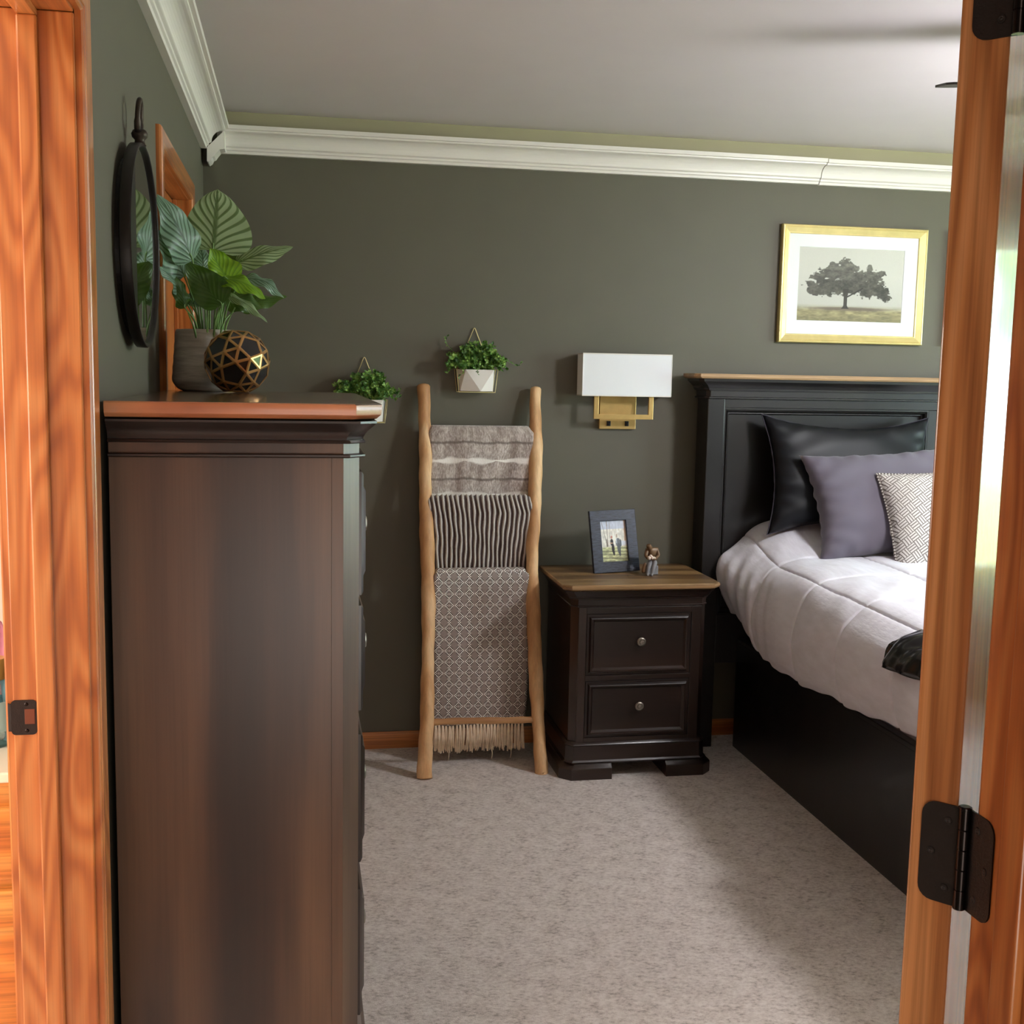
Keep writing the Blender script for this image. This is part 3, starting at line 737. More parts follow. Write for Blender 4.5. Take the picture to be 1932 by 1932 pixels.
# face frame: recessed look by adding stiles and rails proud of the body
for a in ((NX0+.024, 1.385, 0.14, 0.652), (1.792, NX1-.024, 0.14, 0.652)):
    link('stile', B(a[0], a[1], NY0-.006, NY0+.002, a[2], a[3], bev=.001), MT['espresso'], ns)
for z0, z1 in ((0.628, 0.652), (0.374, 0.394), (0.14, 0.156)):
    link('rail', B(1.385, 1.792, NY0-.006, NY0+.002, z0, z1, bev=.001), MT['espressoX'], ns)
for z0, z1 in ((0.396, 0.626), (0.158, 0.372)):
    a, b_ = 1.388, 1.789
    bm = loft(bmesh.new(), [[(x, NY0-d, z) for x, z in ((a+i, z0+i), (b_-i, z0+i), (b_-i, z1-i), (a+i, z1-i))] for d, i in ((-.004, 0), (.0035, 0), (.0045, .001), (.0045, .009), (.014, .013), (.0155, .016), (.0145, .021), (.008, .026), (.0055, .028), (.0055, .034))])
    dw = link('drawer', bm, MT['espressoX'], ns); shade(dw, 25)
    kc = (1.593, NY0-.0055, (z0+z1)/2+.012)
    kb = lathe(bmesh.new(), [(0, 0), (.0075, 0), (.006, -.004), (.0055, -.010), (.011, -.014), (.0162, -.017), (.0170, -.020), (.0148, -.023), (.0118, -.0238), (.0105, -.0222), (.0078, -.0222), (.0066, -.0255), (.0, -.0275)], kc, 28, 'Y')
    shade(link('knob', kb, MT['knob'], dw), 40)
bm = stack(bmesh.new(), NX0, NX1, NY0, NY1, [(0.060, .014), (0.066, .017), (0.072, .012), (0.125, .010), (0.130, .0135), (0.136, .010), (0.1415, .004)], .026, NC)
shade(link('base_moulding', bm, MT['espressoX'], ns), 30)
for (xa, xb, c_) in ((NX0-.034, 1.494, 'fl'), (1.706, NX1+.040, 'fr')):
    rings = []
    for z, o in ((0, 0), (.040, 0), (.046, -.003), (.052, -.011), (.062, -.016)):
        if c_ == 'fl': pp = plan(xa-o*1.0, xb, NY0-.026-o, NY1, (0, 0, 0, 0), .04, ('fl',))
        else: pp = plan(xa, xb+o, NY0-.026-o, NY1, (0, 0, 0, 0), .04, ('fr',))
        rings.append([(x, y, z) for x, y in pp])
    shade(link('foot', loft(bmesh.new(), rings), MT['espressoX'], ns), 30)

# ------------------------------------------------------------------ bed
bed = thing('bed', (2.92, 3.3, 0), 'queen bed with tall black panelled headboard and dark side rail', 'bed')
HX0, HX1, HYF, HYB = 1.932, 3.908, 4.358, 4.482
bm = stack(bmesh.new(), HX0, HX1, HYF, HYB, [(1.498, .050), (1.5, .058), (1.506, .064), (1.515, .064), (1.518, .061)], .02, ('fl', 'fr'), (1, 1, .45, 0))
cap = link('headboard_cap', bm, MT['capwood'], bed)
bm = stack(bmesh.new(), HX0, HX1, HYF, HYB, [(1.452, .014), (1.456, .017), (1.461, .017), (1.463, .020), (1.470, .024), (1.480, .034), (1.488, .044), (1.4985, .046)], .016, ('fl', 'fr'), (1, 1, .6, 0))
stack(bm, HX0, HX1, HYF, HYB, [(1.420, .0), (1.4215, .012), (1.427, .012), (1.429, .006), (1.4525, .006)], .014, ('fl', 'fr'), (1, 1, .6, 0))
shade(link('cornice', bm, MT['bedblack'], bed), 30)
link('headboard_panel', B(HX0+.03, HX1-.03, HYF+.030, HYB-.006, 0.35, 1.425), MT['bedblack'], bed)
link('post', B(HX0, 2.003, HYF, HYB, 0, 1.4215, bev=.003), MT['bedblack'], bed)
link('post', B(HX1-.071, HX1, HYF, HYB, 0, 1.4215, bev=.003), MT['bedblack'], bed)
link('centre_stile', B(2.885, 2.955, HYF+.004, HYB-.01, 0.551, 1.3845, bev=.001), MT['bedblack'], bed)
link('top_rail', B(2.003, HX1-.071, HYF+.004, HYB-.01, 1.385, 1.4215, bev=.002), MT['bedblack'], bed)
link('lower_rail', B(2.003, HX1-.071, HYF+.004, HYB-.01, 0.35, 0.55, bev=.002), MT['bedblack'], bed)
for a, b_ in ((2.003, 2.885), (2.955, HX1-.071)):
    # stepped frame moulding around each panel
    steps = [(.006, 0), (.006, .006), (.012, .010), (.008, .014), (.022, .018), (.022, .022), (.029, .026)]
    z0, z1 = .55, 1.385
    bm = bmesh.new(); rings = []
    for d, i in steps:
        rings.append([bm.verts.new((x, HYF+d, z)) for x, z in ((a+i, z0+i), (b_-i, z0+i), (b_-i, z1-i), (a+i, z1-i))])
    for r1, r2 in zip(rings, rings[1:]):
        for i in range(4): bm.faces.new((r1[i], r1[(i+1) % 4], r2[(i+1) % 4], r2[i]))
    bmesh.ops.recalc_face_normals(bm, faces=bm.faces[:])
    o = link('panel_moulding', bm, MT['bedblack'], bed)
    md = o.modifiers.new('s', 'SOLIDIFY'); md.thickness = .003; md.offset = 0
for x0 in (2.095, 3.713):
    bm = loft(bmesh.new(), [[(x0+u, Y, v) for u, v in ((0, 0.0), (.004, 0.0), (.03, 0.0), (.032, .447), (.030, .452), (.004, .452), (.001, .449), (.001, .437), (.0, .434))] for Y in (2.32, HYF)])
    link('side_rail', bm, MT['bedblack'], bed)
link('footboard', B(2.06, 3.78, 2.26, 2.325, 0.0, 0.60, bev=.006), MT['bedblack'], bed)
link('mattress', B(2.135, 3.70, 2.34, 4.35, 0.40, 0.74, bev=.05, seg=4), MT['comforter'], bed)

# comforter: one quilted sheet over the mattress ----------------------------------
XL, XR = 2.035, 3.80
def comf_profile(s, t):
    """s: metres along the cloth from the left hem, t: world Y -> point, before quilting"""
    head = max(0.0, min(1.0, (t-4.02)/0.34)); head = head*head*(3-2*head)
    ztop = 0.795 + 0.025*max(0, (t-3.0))/1.2 + 0.125*head*math.exp(-((s-0.62)/0.32)**2)
    hem = 0.475+0.035*max(0, min(1, (3.3-t)/0.5)) - .03*math.exp(-((t-3.75)/.3)**2) + .095*head
    side = [(0.0, (2.078, hem)), (0.05, (2.052, hem+.035)), (0.14, (2.030-.035*head, hem+.14)), (0.22, (2.040-.03*head, hem+.215)), (0.30, (2.075-.012*head, ztop-.055)), (0.36, (2.125, ztop-.012)), (0.44, (2.20, ztop+.004))]
    smax = 0.44
    if s <= smax:
        for (s0, p0), (s1, p1) in zip(side, side[1:]):
            if s <= s1:
                k = (s-s0)/(s1-s0)
                return p0[0]+(p1[0]-p0[0])*k, p0[1]+(p1[1]-p0[1])*k
    width = 3.62-2.20
    u = s-smax
    if u <= width: return 2.20+u, ztop+.004+.008*math.sin(u*3)
    r = u-width
    return 3.62+min(r, .14), ztop+.004-max(0, r-.10)*0.95
TS = 0.44+1.42+0.42
def smooth_prof(s, t):
    a = [comf_profile(max(0, min(TS, s+d)), t) for d in (-.03, -.015, 0, .015, .03)]
    return sum(p[0] for p in a)/5, sum(p[1] for p in a)/5
LS = [0.355+0.345*k for k in range(-1, 7)]
CS = [4.40-0.0, 4.06, 3.715, 3.37, 3.02, 2.67, 2.33]
def wr(x, y, f, ph=0): return math.sin(x*f+2.1*math.sin(y*f*.31+ph)+ph)
def comf_point(s, t, off=0.0, wrinkle=1.0):
    x, z = smooth_prof(s, t)
    x2, z2 = smooth_prof(s+.01, t); x1, z1 = smooth_prof(s-.01, t)
    tx, tz = x2-x1, z2-z1; l = math.hypot(tx, tz) or 1; nx, nz = -tz/l, tx/l
    tt = t + 0.05*max(0, .35-s)*0 
    ds = min(abs(s-q) for q in LS[1:]); dt = min(abs(tt+.02*math.sin(s*3)-q) for q in CS)
    side_w = max(0, min(1, (0.34-s)/0.1))
    puff = 0.0085*(1-math.exp(-ds/.0042))*(1-math.exp(-dt/.0042)) + 0.007*(1-math.exp(-ds/.06))*(1-math.exp(-dt/.06))
    gap = min(ds if s > .3 else 1, dt)
    wk = wrinkle*0.75*(0.0042*wr(t*1.0, s, 26, .5)*side_w*(.4+.6*max(0, min(1, (t-3.6)/.5))) + 0.0030*wr(t*.6+s, s*2-t, 17)*(1-side_w) + 0.0022*wr(s*1.2-t*.7, t, 31, 1.3)*(1-side_w) + 0.003*wr(t, s, 9, 2)*side_w + 0.0045*wr(t, s*.5, 74, .3)*side_w*max(0, min(1, (t-3.75)/.35)) + .0016*math.sin(t*150+s*9)*math.exp(-min(ds, .05)/.02)*min(1, s/.3))
    hemw = (0.004*math.sin(t*18.2+1)+.003*math.sin(t*37))*max(0, (.08-s)/.08)
    o = puff+wk+off
    return Vector((x+nx*o+hemw*.3, t, z+nz*o+hemw))
def grid_mesh(bm, P, nu, nv, uvf=None):
    vs = [[bm.verts.new(P(i/nu, j/nv)) for j in range(nv+1)] for i in range(nu+1)]
    uvl = bm.loops.layers.uv.new('UVMap') if uvf else None
    for i in range(nu):
        for j in range(nv):
            f = bm.faces.new((vs[i][j], vs[i+1][j], vs[i+1][j+1], vs[i][j+1]))
            if uvf:
                for lp, (a, b_) in zip(f.loops, ((i, j), (i+1, j), (i+1, j+1), (i, j+1))):
                    lp[uvl].uv = uvf(a/nu, b_/nv)
    return bm
def knots(lo, hi, n, seams):
    k = [lo+(hi-lo)*i/n for i in range(n+1)]
    for q_ in seams:
        k += [q_+d for d in (-.013, -.009, -.006, -.0035, -.0015, 0, .0015, .0035, .006, .009, .013) if lo < q_+d < hi]
    k = sorted(k); out = [k[0]]
    for x in k[1:]:
        if x-out[-1] > .0011: out.append(x)
    out[-1] = hi
    return out
SK, TK = knots(0, TS, 170, LS[1:]), knots(2.31, 4.385, 300, CS)
bm = grid_mesh(bmesh.new(), lambda a, b_: comf_point(SK[round(a*(len(SK)-1))], TK[round(b_*(len(TK)-1))]), len(SK)-1, len(TK)-1)
cf = link('comforter', bm, MT['comforter'], base=(2.9, 3.3, 0.8), smooth=True)
md = cf.modifiers.new('s', 'SOLIDIFY'); md.thickness = 0.014; md.offset = -1
tag(cf, 'puffy white quilted comforter spread over the bed', 'comforter')

# black satin throw end lying on the comforter near the foot -------------------------
def throw_pt(a, b_):
    s = 0.185+a*0.95
    edge = 2.975 + 0.050*math.exp(-((s-0.245)/.06)**2) - .05*max(0, (0.19-s)/.03) - .06*max(0, s-.34) + .006*math.sin(s*40)
    t = edge-(1-b_)*(edge-2.45)
    p = comf_point(s, t, 0.010+.022*max(0, 1-abs(s-.25)/.17)*math.exp(-((edge-t)/.25)**2) + .004*math.sin(t*60+s*25)+.004*math.sin(s*55+t*14), 0.3)
    fade = min(1, (edge-t)/.02)
    return p
bm = grid_mesh(bmesh.new(), throw_pt, 90, 80)
th = link('satin_throw', bm, MT['gloss_black'], base=(2.5, 2.8, .8), smooth=True)
md = th.modifiers.new('s', 'SOLIDIFY'); md.thickness = .010; md.offset = 1
tag(th, 'glossy black satin throw end on the white comforter', 'throw')

# ------------------------------------------------------------------ pillows
def pillow_bm(w, h, t, n=44, pinch=0.05, pz=None, seed=1, wrk=0.003, uvs=1.0):
    bm = bmesh.new(); uvl = bm.loops.layers.uv.new('UVMap')
    rnd = random.Random(seed); ph = [rnd.uniform(0, 6) for _ in range(8)]
    def P(u, v, sgn):
        su, sv = 1-abs(u)**2.6, 1-abs(v)**2.6
        e = (max(0, su)*max(0, sv))**0.42
        pzz = pinch if pz is None else pz
        x = u*w/2*(1-pinch*(1-abs(v)**2)**1.0*abs(u)**3)
        z = v*h/2*(1-pzz*(1-abs(u)**2)*abs(v)**3)
        corner = (abs(u)*abs(v))**3
        wk = wrk*(math.sin(9*u*abs(v)+6*v+ph[0])+math.sin(14*v-5*u+ph[1])*.6+math.sin(22*(u*v)+ph[2])*.7)*(1-e*.6)
        wk += wrk*1.6*math.sin(30*u+ph[3])*max(0, abs(v)-.72)/.28*(1-abs(u)**4)+wrk*1.6*math.sin(26*v+ph[4])*max(0, abs(u)-.72)/.28*(1-abs(v)**4)
        y = sgn*(t/2*e) + (wk if e > 0.001 else 0)*min(1, e*3)
        return Vector((x, y, z))
    for sgn in (-1, 1):
        vs = [[bm.verts.new(P(-1+2*i/n, -1+2*j/n, sgn)) for j in range(n+1)] for i in range(n+1)]
        for i in range(n):
            for j in range(n):
                ids = ((i, j), (i+1, j), (i+1, j+1), (i, j+1))
                if sgn > 0: ids = ids[::-1]
                f = bm.faces.new([vs[a][b_] for a, b_ in ids])
                for lp, (a, b_) in zip(f.loops, ids): lp[uvl].uv = ((-1+2*a/n)*w/2, (-1+2*b_/n)*h/2)
    bmesh.ops.remove_doubles(bm, verts=bm.verts[:], dist=1e-5)
    edge = []
    m = 36
    for k in range(4*m):
        q, r = divmod(k, m); r = -1+2*r/m
        u, v = ((r, -1), (1, r), (-r, 1), (-1, -r))[q]
        edge.append(P(u, v, 1))
    return bm, edge
def place_pillow(name, label, w, h, t, bottom_mid, lean, yaw, roll, mat, seed, pinch=.05, wrk=.003, piping=None, group=None, prad=.0022, pz=None):
    bm, edge = pillow_bm(w, h, t, pz=pz, seed=seed, pinch=pinch, wrk=wrk)
    Mx = (Matrix.Translation(bottom_mid) @ Matrix.Rotation(yaw, 4, 'Z') @ Matrix.Rotation(-lean, 4, 'X') @ Matrix.Rotation(roll, 4, 'Y') @ Matrix.Translation((0, 0, h/2)))
    bm.transform(Mx)
    o = link(name, bm, mat, base=bottom_mid, smooth=True)
    tag(o, label, 'pillow', group)
    if piping:
        pts = [Mx @ p for p in edge]
        bm = bmesh.new(); uvl = bm.loops.layers.uv.new('UVMap')
        tube(bm, pts+[pts[0]], prad, 6, cap=False)
        # simple UVs: distance along, angle
        me_pts = pts+[pts[0]]
        for f in bm.faces:
            for lp in f.loops:
                co = lp.vert.co; bi = min(range(0, len(me_pts)), key=lambda i: (me_pts[i]-co).length_squared)
                lp[uvl].uv = (bi*(2*(w+h)/len(me_pts)), 0.5)
        link('piping', bm, piping, o, smooth=True)
    return o
place_pillow('sham_pillow', 'large black satin sham leaning on the headboard', 0.72, 0.48, 0.15, (2.495, 4.200, 0.895), math.radians(14), math.radians(0), math.radians(0.5), MT['satin_black'], 3, .12, .0028, MT['piping_dark'], pz=.24)
place_pillow('sleeping_pillow', 'slate grey pillow in front of the black sham', 0.70, 0.43, 0.17, (2.625, 4.035, 0.835), math.radians(22), math.radians(0), math.radians(-4), MT['grey_fabric'], 8, .13, .0045, pz=.10)
place_pillow('throw_pillow', 'square cream and grey fretwork pillow with corded edge', 0.44, 0.40, 0.15, (2.745, 3.89, 0.80), math.radians(24), math.radians(-4), math.radians(-4), MT['fret'], 5, .07, .0025, MT['rope'], prad=.0042)

# ------------------------------------------------------------------ ladder
lad = thing('blanket_ladder', (1.03, 4.15, 0), 'natural teak branch ladder leaning on the wall', 'ladder')
Lp = [(.801, 4.145, 0.0), (.802, 4.157, .053), (.814, 4.197, .224), (.816, 4.22, .319), (.823, 4.265, .512), (.826, 4.311, .707), (.823, 4.357, .904), (.820, 4.394, 1.063), (.823, 4.427, 1.203), (.821, 4.46, 1.344), (.820, 4.482, 1.448)]
Rp = [(1.247, 4.145, 0), (1.246, 4.149, .015), (1.238, 4.194, .209), (1.233, 4.24, .405), (1.231, 4.286, .602), (1.231, 4.333, .801), (1.246, 4.38, 1.003), (1.256, 4.428, 1.206), (1.258, 4.46, 1.345), (1.261, 4.482, 1.444)]
def rail(pts, seed):
    s = spline(pts, 8); rnd = random.Random(seed); a = rnd.uniform(0, 6)
    rad = [0.0262+.0018*math.sin(p.z*9+a)+.0012*math.sin(p.z*21+a*2)-.003*max(0, p.z-1.1)/.35 for p in s]
    d = (s[-1]-s[-2]).normalized()
    s = s+[s[-1]+d*.006, s[-1]+d*.010]; rad = rad+[rad[-1]*.82, rad[-1]*.35]
    bm = tube(bmesh.new(), s, rad, 16)
    for v in bm.verts:
        v.co.x += .0012*math.sin(v.co.z*37+v.co.y*90+a); v.co.z = max(0.0, v.co.z)
    return bm
link('rail', rail(Lp, 1), MT['ladder'], lad, smooth=True)
link('rail', rail(Rp, 5), MT['ladder'], lad, smooth=True)
def rung(xa, xb, y, z, r, dz=0):
    pts = [(xa, y, z), (xa+.05, y, z+.001), ((xa+xb)/2-.05, y, z+.002+dz*.4), ((xa+xb)/2+.07, y, z-.001+dz*.6), (xb-.04, y, z+dz), (xb, y, z+dz)]
    s = spline(pts, 6)
    return tube(bmesh.new(), s, [r*(1+.07*math.sin(i*.9)) for i in range(len(s))], 14)
RZ = [1.270, 1.004, 0.735, 0.198]
for z, r in zip(RZ, (.012, .012, .012, .0125)):
    y = 4.147+.2345*z
    link('rung', rung(.832, 1.228 if z > .5 else 1.222, y, z, r, -.004 if z < .3 else 0), MT['rungX'], lad, smooth=True)

# blankets draped over the rungs -------------------------------------------------------
def drape(name, label, mat, ry, rz, r, zf, zb, xl, xr, ridge=None, wob=.003, thick=.012, nu=120, nv=150, seed=0):
    """xl, xr: functions of z giving the side edges"""
    lf = rz-zf; lb = rz-zb; arc = math.pi*r; T = lf+arc+lb
    rnd = random.Random(seed); ph = [rnd.uniform(0, 6) for _ in range(6)]
    def base(s):
        if s < lb: return ry+r*.9, zb+s, (1, 0)
        if s < lb+arc:
            a = (s-lb)/r
            return ry+r*math.cos(a)*(.9 if math.cos(a) > 0 else 1), rz+r*math.sin(a), (math.cos(a), math.sin(a))
        d = s-lb-arc
        return ry-r, rz-d, (-1, 0)
    cols = []
    def P(a, b_):
        s = b_*T; y, z, (ny, nz) = base(s)
        zz = z if s > lb else rz
        x = xl(zz)-.007+(xr(zz)-xl(zz)+.014)*a
        front = 1 if s > lb+arc*.5 else 0
        o = wob*(math.sin(a*11+ph[0]+z*3)+.6*math.sin(a*23+ph[1]-z*5))*min(1, max(0, (s-lb-arc*.6))/.1)
        rd = 0
        if ridge:
            k, amp = ridge
            q = a*k+.07*math.sin(z*24+a*9)+.06*math.sin(z*61+a*31)
            rd = amp*(abs(math.cos(math.pi*q))**2.4)
            o += rd*(1 if front or s > lb else .3)
        e = min(a, 1-a)*(xr(zz)-xl(zz))
        o -= .010*max(0, 1-e/.012)**2
        return Vector((x, y+ny*o, z+nz*o))
    def UVF(a, b_):
        if not ridge: return (a*.4, (b_*T-lb-arc*.5))
        y, z, _ = base(b_*T)
        return (a*ridge[0]+.07*math.sin(z*24+a*9)+.06*math.sin(z*61+a*31), b_*T)
    bm = grid_mesh(bmesh.new(), P, nu, nv, UVF)
    o = link(name, bm, mat, base=((xl(rz)+xr(rz))/2, ry, rz), smooth=True)
    md = o.modifiers.new('s', 'SOLIDIFY'); md.thickness = thick; md.offset = 1
    tag(o, label, 'blanket')
    return o
def lerpf(pts):
    def f(z):
        if z >= pts[0][0]: return pts[0][1]
        for (z0, x0), (z1, x1) in zip(pts, pts[1:]):
            if z >= z1:
                k = (z0-z)/(z0-z1); return x0+(x1-x0)*k
        return pts[-1][1]
    return f
ry = lambda z: 4.147+.2345*z
drape('fur_blanket', 'taupe faux fur throw with white streaks on the top rung', MT['fur'], ry(RZ[0]), RZ[0], .031, .90, .80,
      lerpf([(1.295, .846), (1.27, .838), (1.2, .845), (1.02, .845), (.9, .85)]), lerpf([(1.295, 1.228), (1.275, 1.240), (1.22, 1.245), (1.12, 1.228), (1.02, 1.222), (.9, 1.215)]), wob=.004, thick=.014, nu=90, nv=140, seed=2)
drape('ribbed_blanket', 'brown ribbed plush throw on the second rung', MT['ribbed'], ry(RZ[1]), RZ[1], .029, .66, .56,
      lerpf([(1.02, .834), (.98, .838), (.88, .852), (.74, .856)]), lerpf([(1.02, 1.220), (.97, 1.232), (.9, 1.222), (.74, 1.210)]), ridge=(21, .0065), wob=.002, thick=.01, nu=252, nv=120, seed=4)
b3 = drape('woven_blanket', 'grey diamond woven throw with cream fringe on the third rung', MT['woven'], ry(RZ[2]), RZ[2], .028, .152, .25,
      lerpf([(.755, .858), (.735, .848), (.6, .851), (.4, .853), (.15, .853)]), lerpf([(.755, 1.196), (.735, 1.210), (.6, 1.210), (.42, 1.216), (.30, 1.212), (.15, 1.204)]), wob=.0025, thick=.012, nu=90, nv=160, seed=6)
fy = ry(RZ[2])-.024
rnd = random.Random(11)
bmF = bmesh.new()
nt_ = 26
for k in range(nt_):
    x = .858+(1.198-.858)*k/(nt_-1)
    L_ = .105+rnd.uniform(-.008, .012)
    for q in range(7):
        dx = rnd.uniform(-.005, .005); dy = rnd.uniform(-.004, .004); ex = rnd.uniform(-.006, .006)
        p = [(x+dx*.3, fy-.001+dy*.2, .158), (x+dx*.9, fy-.002+dy, .158-L_*.35), (x+dx*1.2+ex*.4, fy+dy, .158-L_*.7), (x+dx*1.4+ex, fy+dy*1.2, .158-L_*rnd.uniform(.93, 1.03))]
        tube(bmF, spline(p, 3), [.0026, .0032, .0033, .0032, .0031, .003, .0028, .0028, .0026, .0018], 5)
for x in (.905, 1.075, 1.15):
    p = [(x, fy, .06), (x+.006, fy-.004, .035), (x+.002, fy-.006, .014)]
    tube(bmF, spline(p, 3), .0012, 5)
fr = link('fringe', bmF, MT['fringe'], b3, smooth=True); fr['kind'] = 'stuff'

# ================================================================== WALL PIECES
# wall planters --------------------------------------------------------------------
def leaf_small(bm, p, d, n_, L_, w):
    d = d.normalized(); s = d.cross(n_).normalized(); n_ = s.cross(d)
    pts = [p, p+d*L_*.35+s*w*.5+n_*L_*.08, p+d*L_*.75+s*w*.38, p+d*L_, p+d*L_*.75-s*w*.38, p+d*L_*.35-s*w*.5+n_*L_*.08]
    vs = [bm.verts.new(q) for q in pts]; c_ = bm.verts.new(p+d*L_*.5-n_*L_*.05)
    for i in range(6): bm.faces.new((vs[i], vs[(i+1) % 6], c_))
def planter(ox, oz, label, seed, plabel, tendrils, hx):
    """ox, oz: middle of the trough rim on the wall"""
    rnd = random.Random(seed)
    t = thing('wall_planter', (ox, WY-.045, oz-.085), label, 'planter', 'hanging wall planters')
    yb, yf = WY-.012, WY-.090
    wt, wb, h = .074, .064, .083
    # faceted ceramic trough: rim rectangle, base line, front face folded into triangles
    bm = bmesh.new()
    V = lambda x, y, z: bm.verts.new((ox+x, y, oz+z))
    rb0, rb1 = V(-wt, yb, 0), V(wt, yb, 0); rf0, rf1 = V(-wt*.62, yf+.006, 0), V(wt*.86, yf+.004, 0)
    s0, s1 = V(-wt, yb+.0-.03, 0), V(wt, yb-.03, 0)
    bb0, bb1 = V(-wb, yb, -h), V(wb, yb, -h); fb0, fb1, fm = V(-wb, yf+.03, -h), V(wb, yf+.028, -h), V(.012, yf, -h)
    for f in ((s0, rf0, fb0), (rf0, fm, fb0), (rf0, rf1, fm), (rf1, fb1, fm), (s1, fb1, rf1), (rb0, s0, fb0, bb0), (rb1, bb1, fb1, s1), (bb0, fb0, fm, fb1, bb1), (rb0, bb0, bb1, rb1)):
        bm.faces.new(f)
    bmesh.ops.recalc_face_normals(bm, faces=bm.faces[:])
    pot = link('trough', bm, MT['ceramic'], t)
    md = pot.modifiers.new('s', 'SOLIDIFY'); md.thickness = .003
    bevmod(pot, .0015, 2)
    ring = lambda z, k=1: [(ox-wt*k, yb, z), (ox-wt*k, yb-.03, z), (ox-wt*.62*k, yf+.004, z), (ox+wt*.86*k, yf+.002, z), (ox+wt*k, yb-.03, z), (ox+wt*k, yb, z)]
    bm = bmesh.new()
    bmp_ = [(ox+x, y, oz+z) for x, y, z in ((-wt-.006, yb+.004, .001), (-wt-.006, yf+.02, .001), (-wb-.006, yf+.02, -h-.004), (wb+.008, yf+.02, -h-.004), (wt+.008, yf+.02, .001), (wt+.008, yb+.004, .001))]
    tube(bm, bmp_, .0015, 6)
    tube(bm, [(ox+hx-.066, yb+.006, oz), (ox+hx-.003, yb+.006, oz+.158), (ox+hx, yb+.006, oz+.161), (ox+hx+.003, yb+.006, oz+.158), (ox+hx+.066, yb+.006, oz)], .0017, 6)
    tube(bm, [(ox-wt-.006, yb+.004, oz+.001), (ox-wb-.006, yb+.004, oz-h-.004), (ox+wb+.008, yb+.004, oz-h-.004), (ox+wt+.008, yb+.004, oz+.001)], .0015, 6)
    tube(bm, [(ox-wt, yb+.005, oz), (ox+wt, yb+.005, oz)], .0013, 6)
    link('wire_frame', bm, MT['goldwire'], t, smooth=True)
    link('soil', B(ox-wt*.8, ox+wt*.85, yf+.03, yb-.004, oz-.03, oz-.006), MT['soil'], t)
    pl = thing('trailing_plant', (ox, WY-.05, oz), plabel, 'plant', 'trailing plants in the wall planters')
    bs, bl = bmesh.new(), bmesh.new()
    def stem(pts, dens, lsz):
        s = spline(pts, 5); tube(bs, s, .0008, 4)
        for i, p in enumerate(s):
            for _ in range(dens):
                d = Vector((rnd.uniform(-1, 1), rnd.uniform(-1.1, .4), rnd.uniform(-.5, .9)))
                if p.y > WY-.015: d.y = -abs(d.y)
                if d.length < .2: continue
                nn = Vector((rnd.uniform(-.5, .5), -1, rnd.uniform(0, 1)))
                q = Vector((p.x, min(p.y, WY-.010), p.z))
                if q.y+d.normalized().y*lsz > WY-.002: d.y = -.2
                leaf_small(bl, q, d, nn, lsz*rnd.uniform(.7, 1.25), lsz*rnd.uniform(.55, .8))
    for k in range(120):
        a = rnd.uniform(-1, 1); fx = a*.085
        x0, y0 = ox+a*.055, rnd.uniform(yf+.03, yb-.01)
        hz = .100*(1-a*a*.55)*rnd.uniform(.25, 1.12)
        x1 = ox+a*.10+rnd.uniform(-.02, .02); y1 = min(y0+rnd.uniform(-.05, .02), WY-.015)
        drop = rnd.uniform(-.2, .5)*abs(a)*.06
        stem([(x0, y0, oz-.01), ((x0+x1)/2, (y0+y1)/2, oz+hz*.8), (x1, y1, oz+hz-drop*.3), (x1+a*.012, y1-.008, oz+hz-drop-.008)], 1, .0145)
    for pts in tendrils:
        stem([(ox+x, y, oz+z) for x, y, z in pts], 1, .0085)
    s_ = link('stem', bs, MT['stem'], pl); s_['kind'] = 'stuff'
    l_ = link('foliage', bl, MT['ivy'], pl); l_['kind'] = 'stuff'
    return t
planter(1.022, 1.516, 'white faceted planter hung in gold wire above the ladder', 5, 'trailing green plant in the planter above the ladder',
        [[(-.03, WY-.04, .02), (-.07, WY-.03, .055), (-.105, WY-.025, .085), (-.118, WY-.02, .115), (-.110, WY-.02, .13)],
         [(.05, WY-.05, .03), (.10, WY-.05, .04), (.14, WY-.045, .028), (.165, WY-.04, .018), (.185, WY-.04, .034)],
         [(-.03, WY-.07, .01), (-.045, WY-.095, .02), (-.06, WY-.10, -.012), (-.075, WY-.10, -.028)],
         [(.0, WY-.07, .02), (.01, WY-.10, .025), (-.003, WY-.105, -.004), (-.002, WY-.10, -.016)]], -.003)
planter(.596, 1.394, 'white faceted planter half hidden behind the dresser corner', 9, 'trailing green plant beside the dresser corner',
        [[(.04, WY-.05, .02), (.08, WY-.055, .045), (.115, WY-.05, .028), (.128, WY-.05, .044), (.126, WY-.05, .02)],
         [(-.03, WY-.05, .02), (-.06, WY-.06, .055), (-.085, WY-.06, .05), (-.10, WY-.055, .06)]], -.003)

# sconce ------------------------------------------------------------------------------
sc = thing('wall_sconce', (1.61, WY, 1.43), 'brass wall sconce with wide white rectangular shade above the nightstand', 'lamp')
bm = bmesh.new()
x0, x1, y0, y1, z0, z1 = 1.434, 1.796, 4.413, 4.503, 1.425, 1.5875
vs = {}
for r_, z in enumerate((z0, z1)):
    vs[r_] = [bm.verts.new(p) for p in ((x0, y1, z), (x0, y0, z), (x1, y0, z), (x1, y1, z))]
for i in range(4): bm.faces.new((vs[0][i], vs[0][(i+1) % 4], vs[1][(i+1) % 4], vs[1][i]))
sh = link('shade', bm, MT['shade'], sc); md = sh.modifiers.new('s', 'SOLIDIFY'); md.thickness = .002
bm = bmesh.new()
for z in (z0, z1):
    for a in ((x0-.0007, x1+.0007, y0-.0009, y0+.001), (x0-.0009, x0+.001, y0, y1)):
        box(bm, a[0], a[1], a[2], a[3], z-.003, z+.0015, bev=.0005)
for x in (x0, x1): box(bm, x-.0009, x+.0012, y0-.0009, y0+.001, z0, z1, bev=.0004)
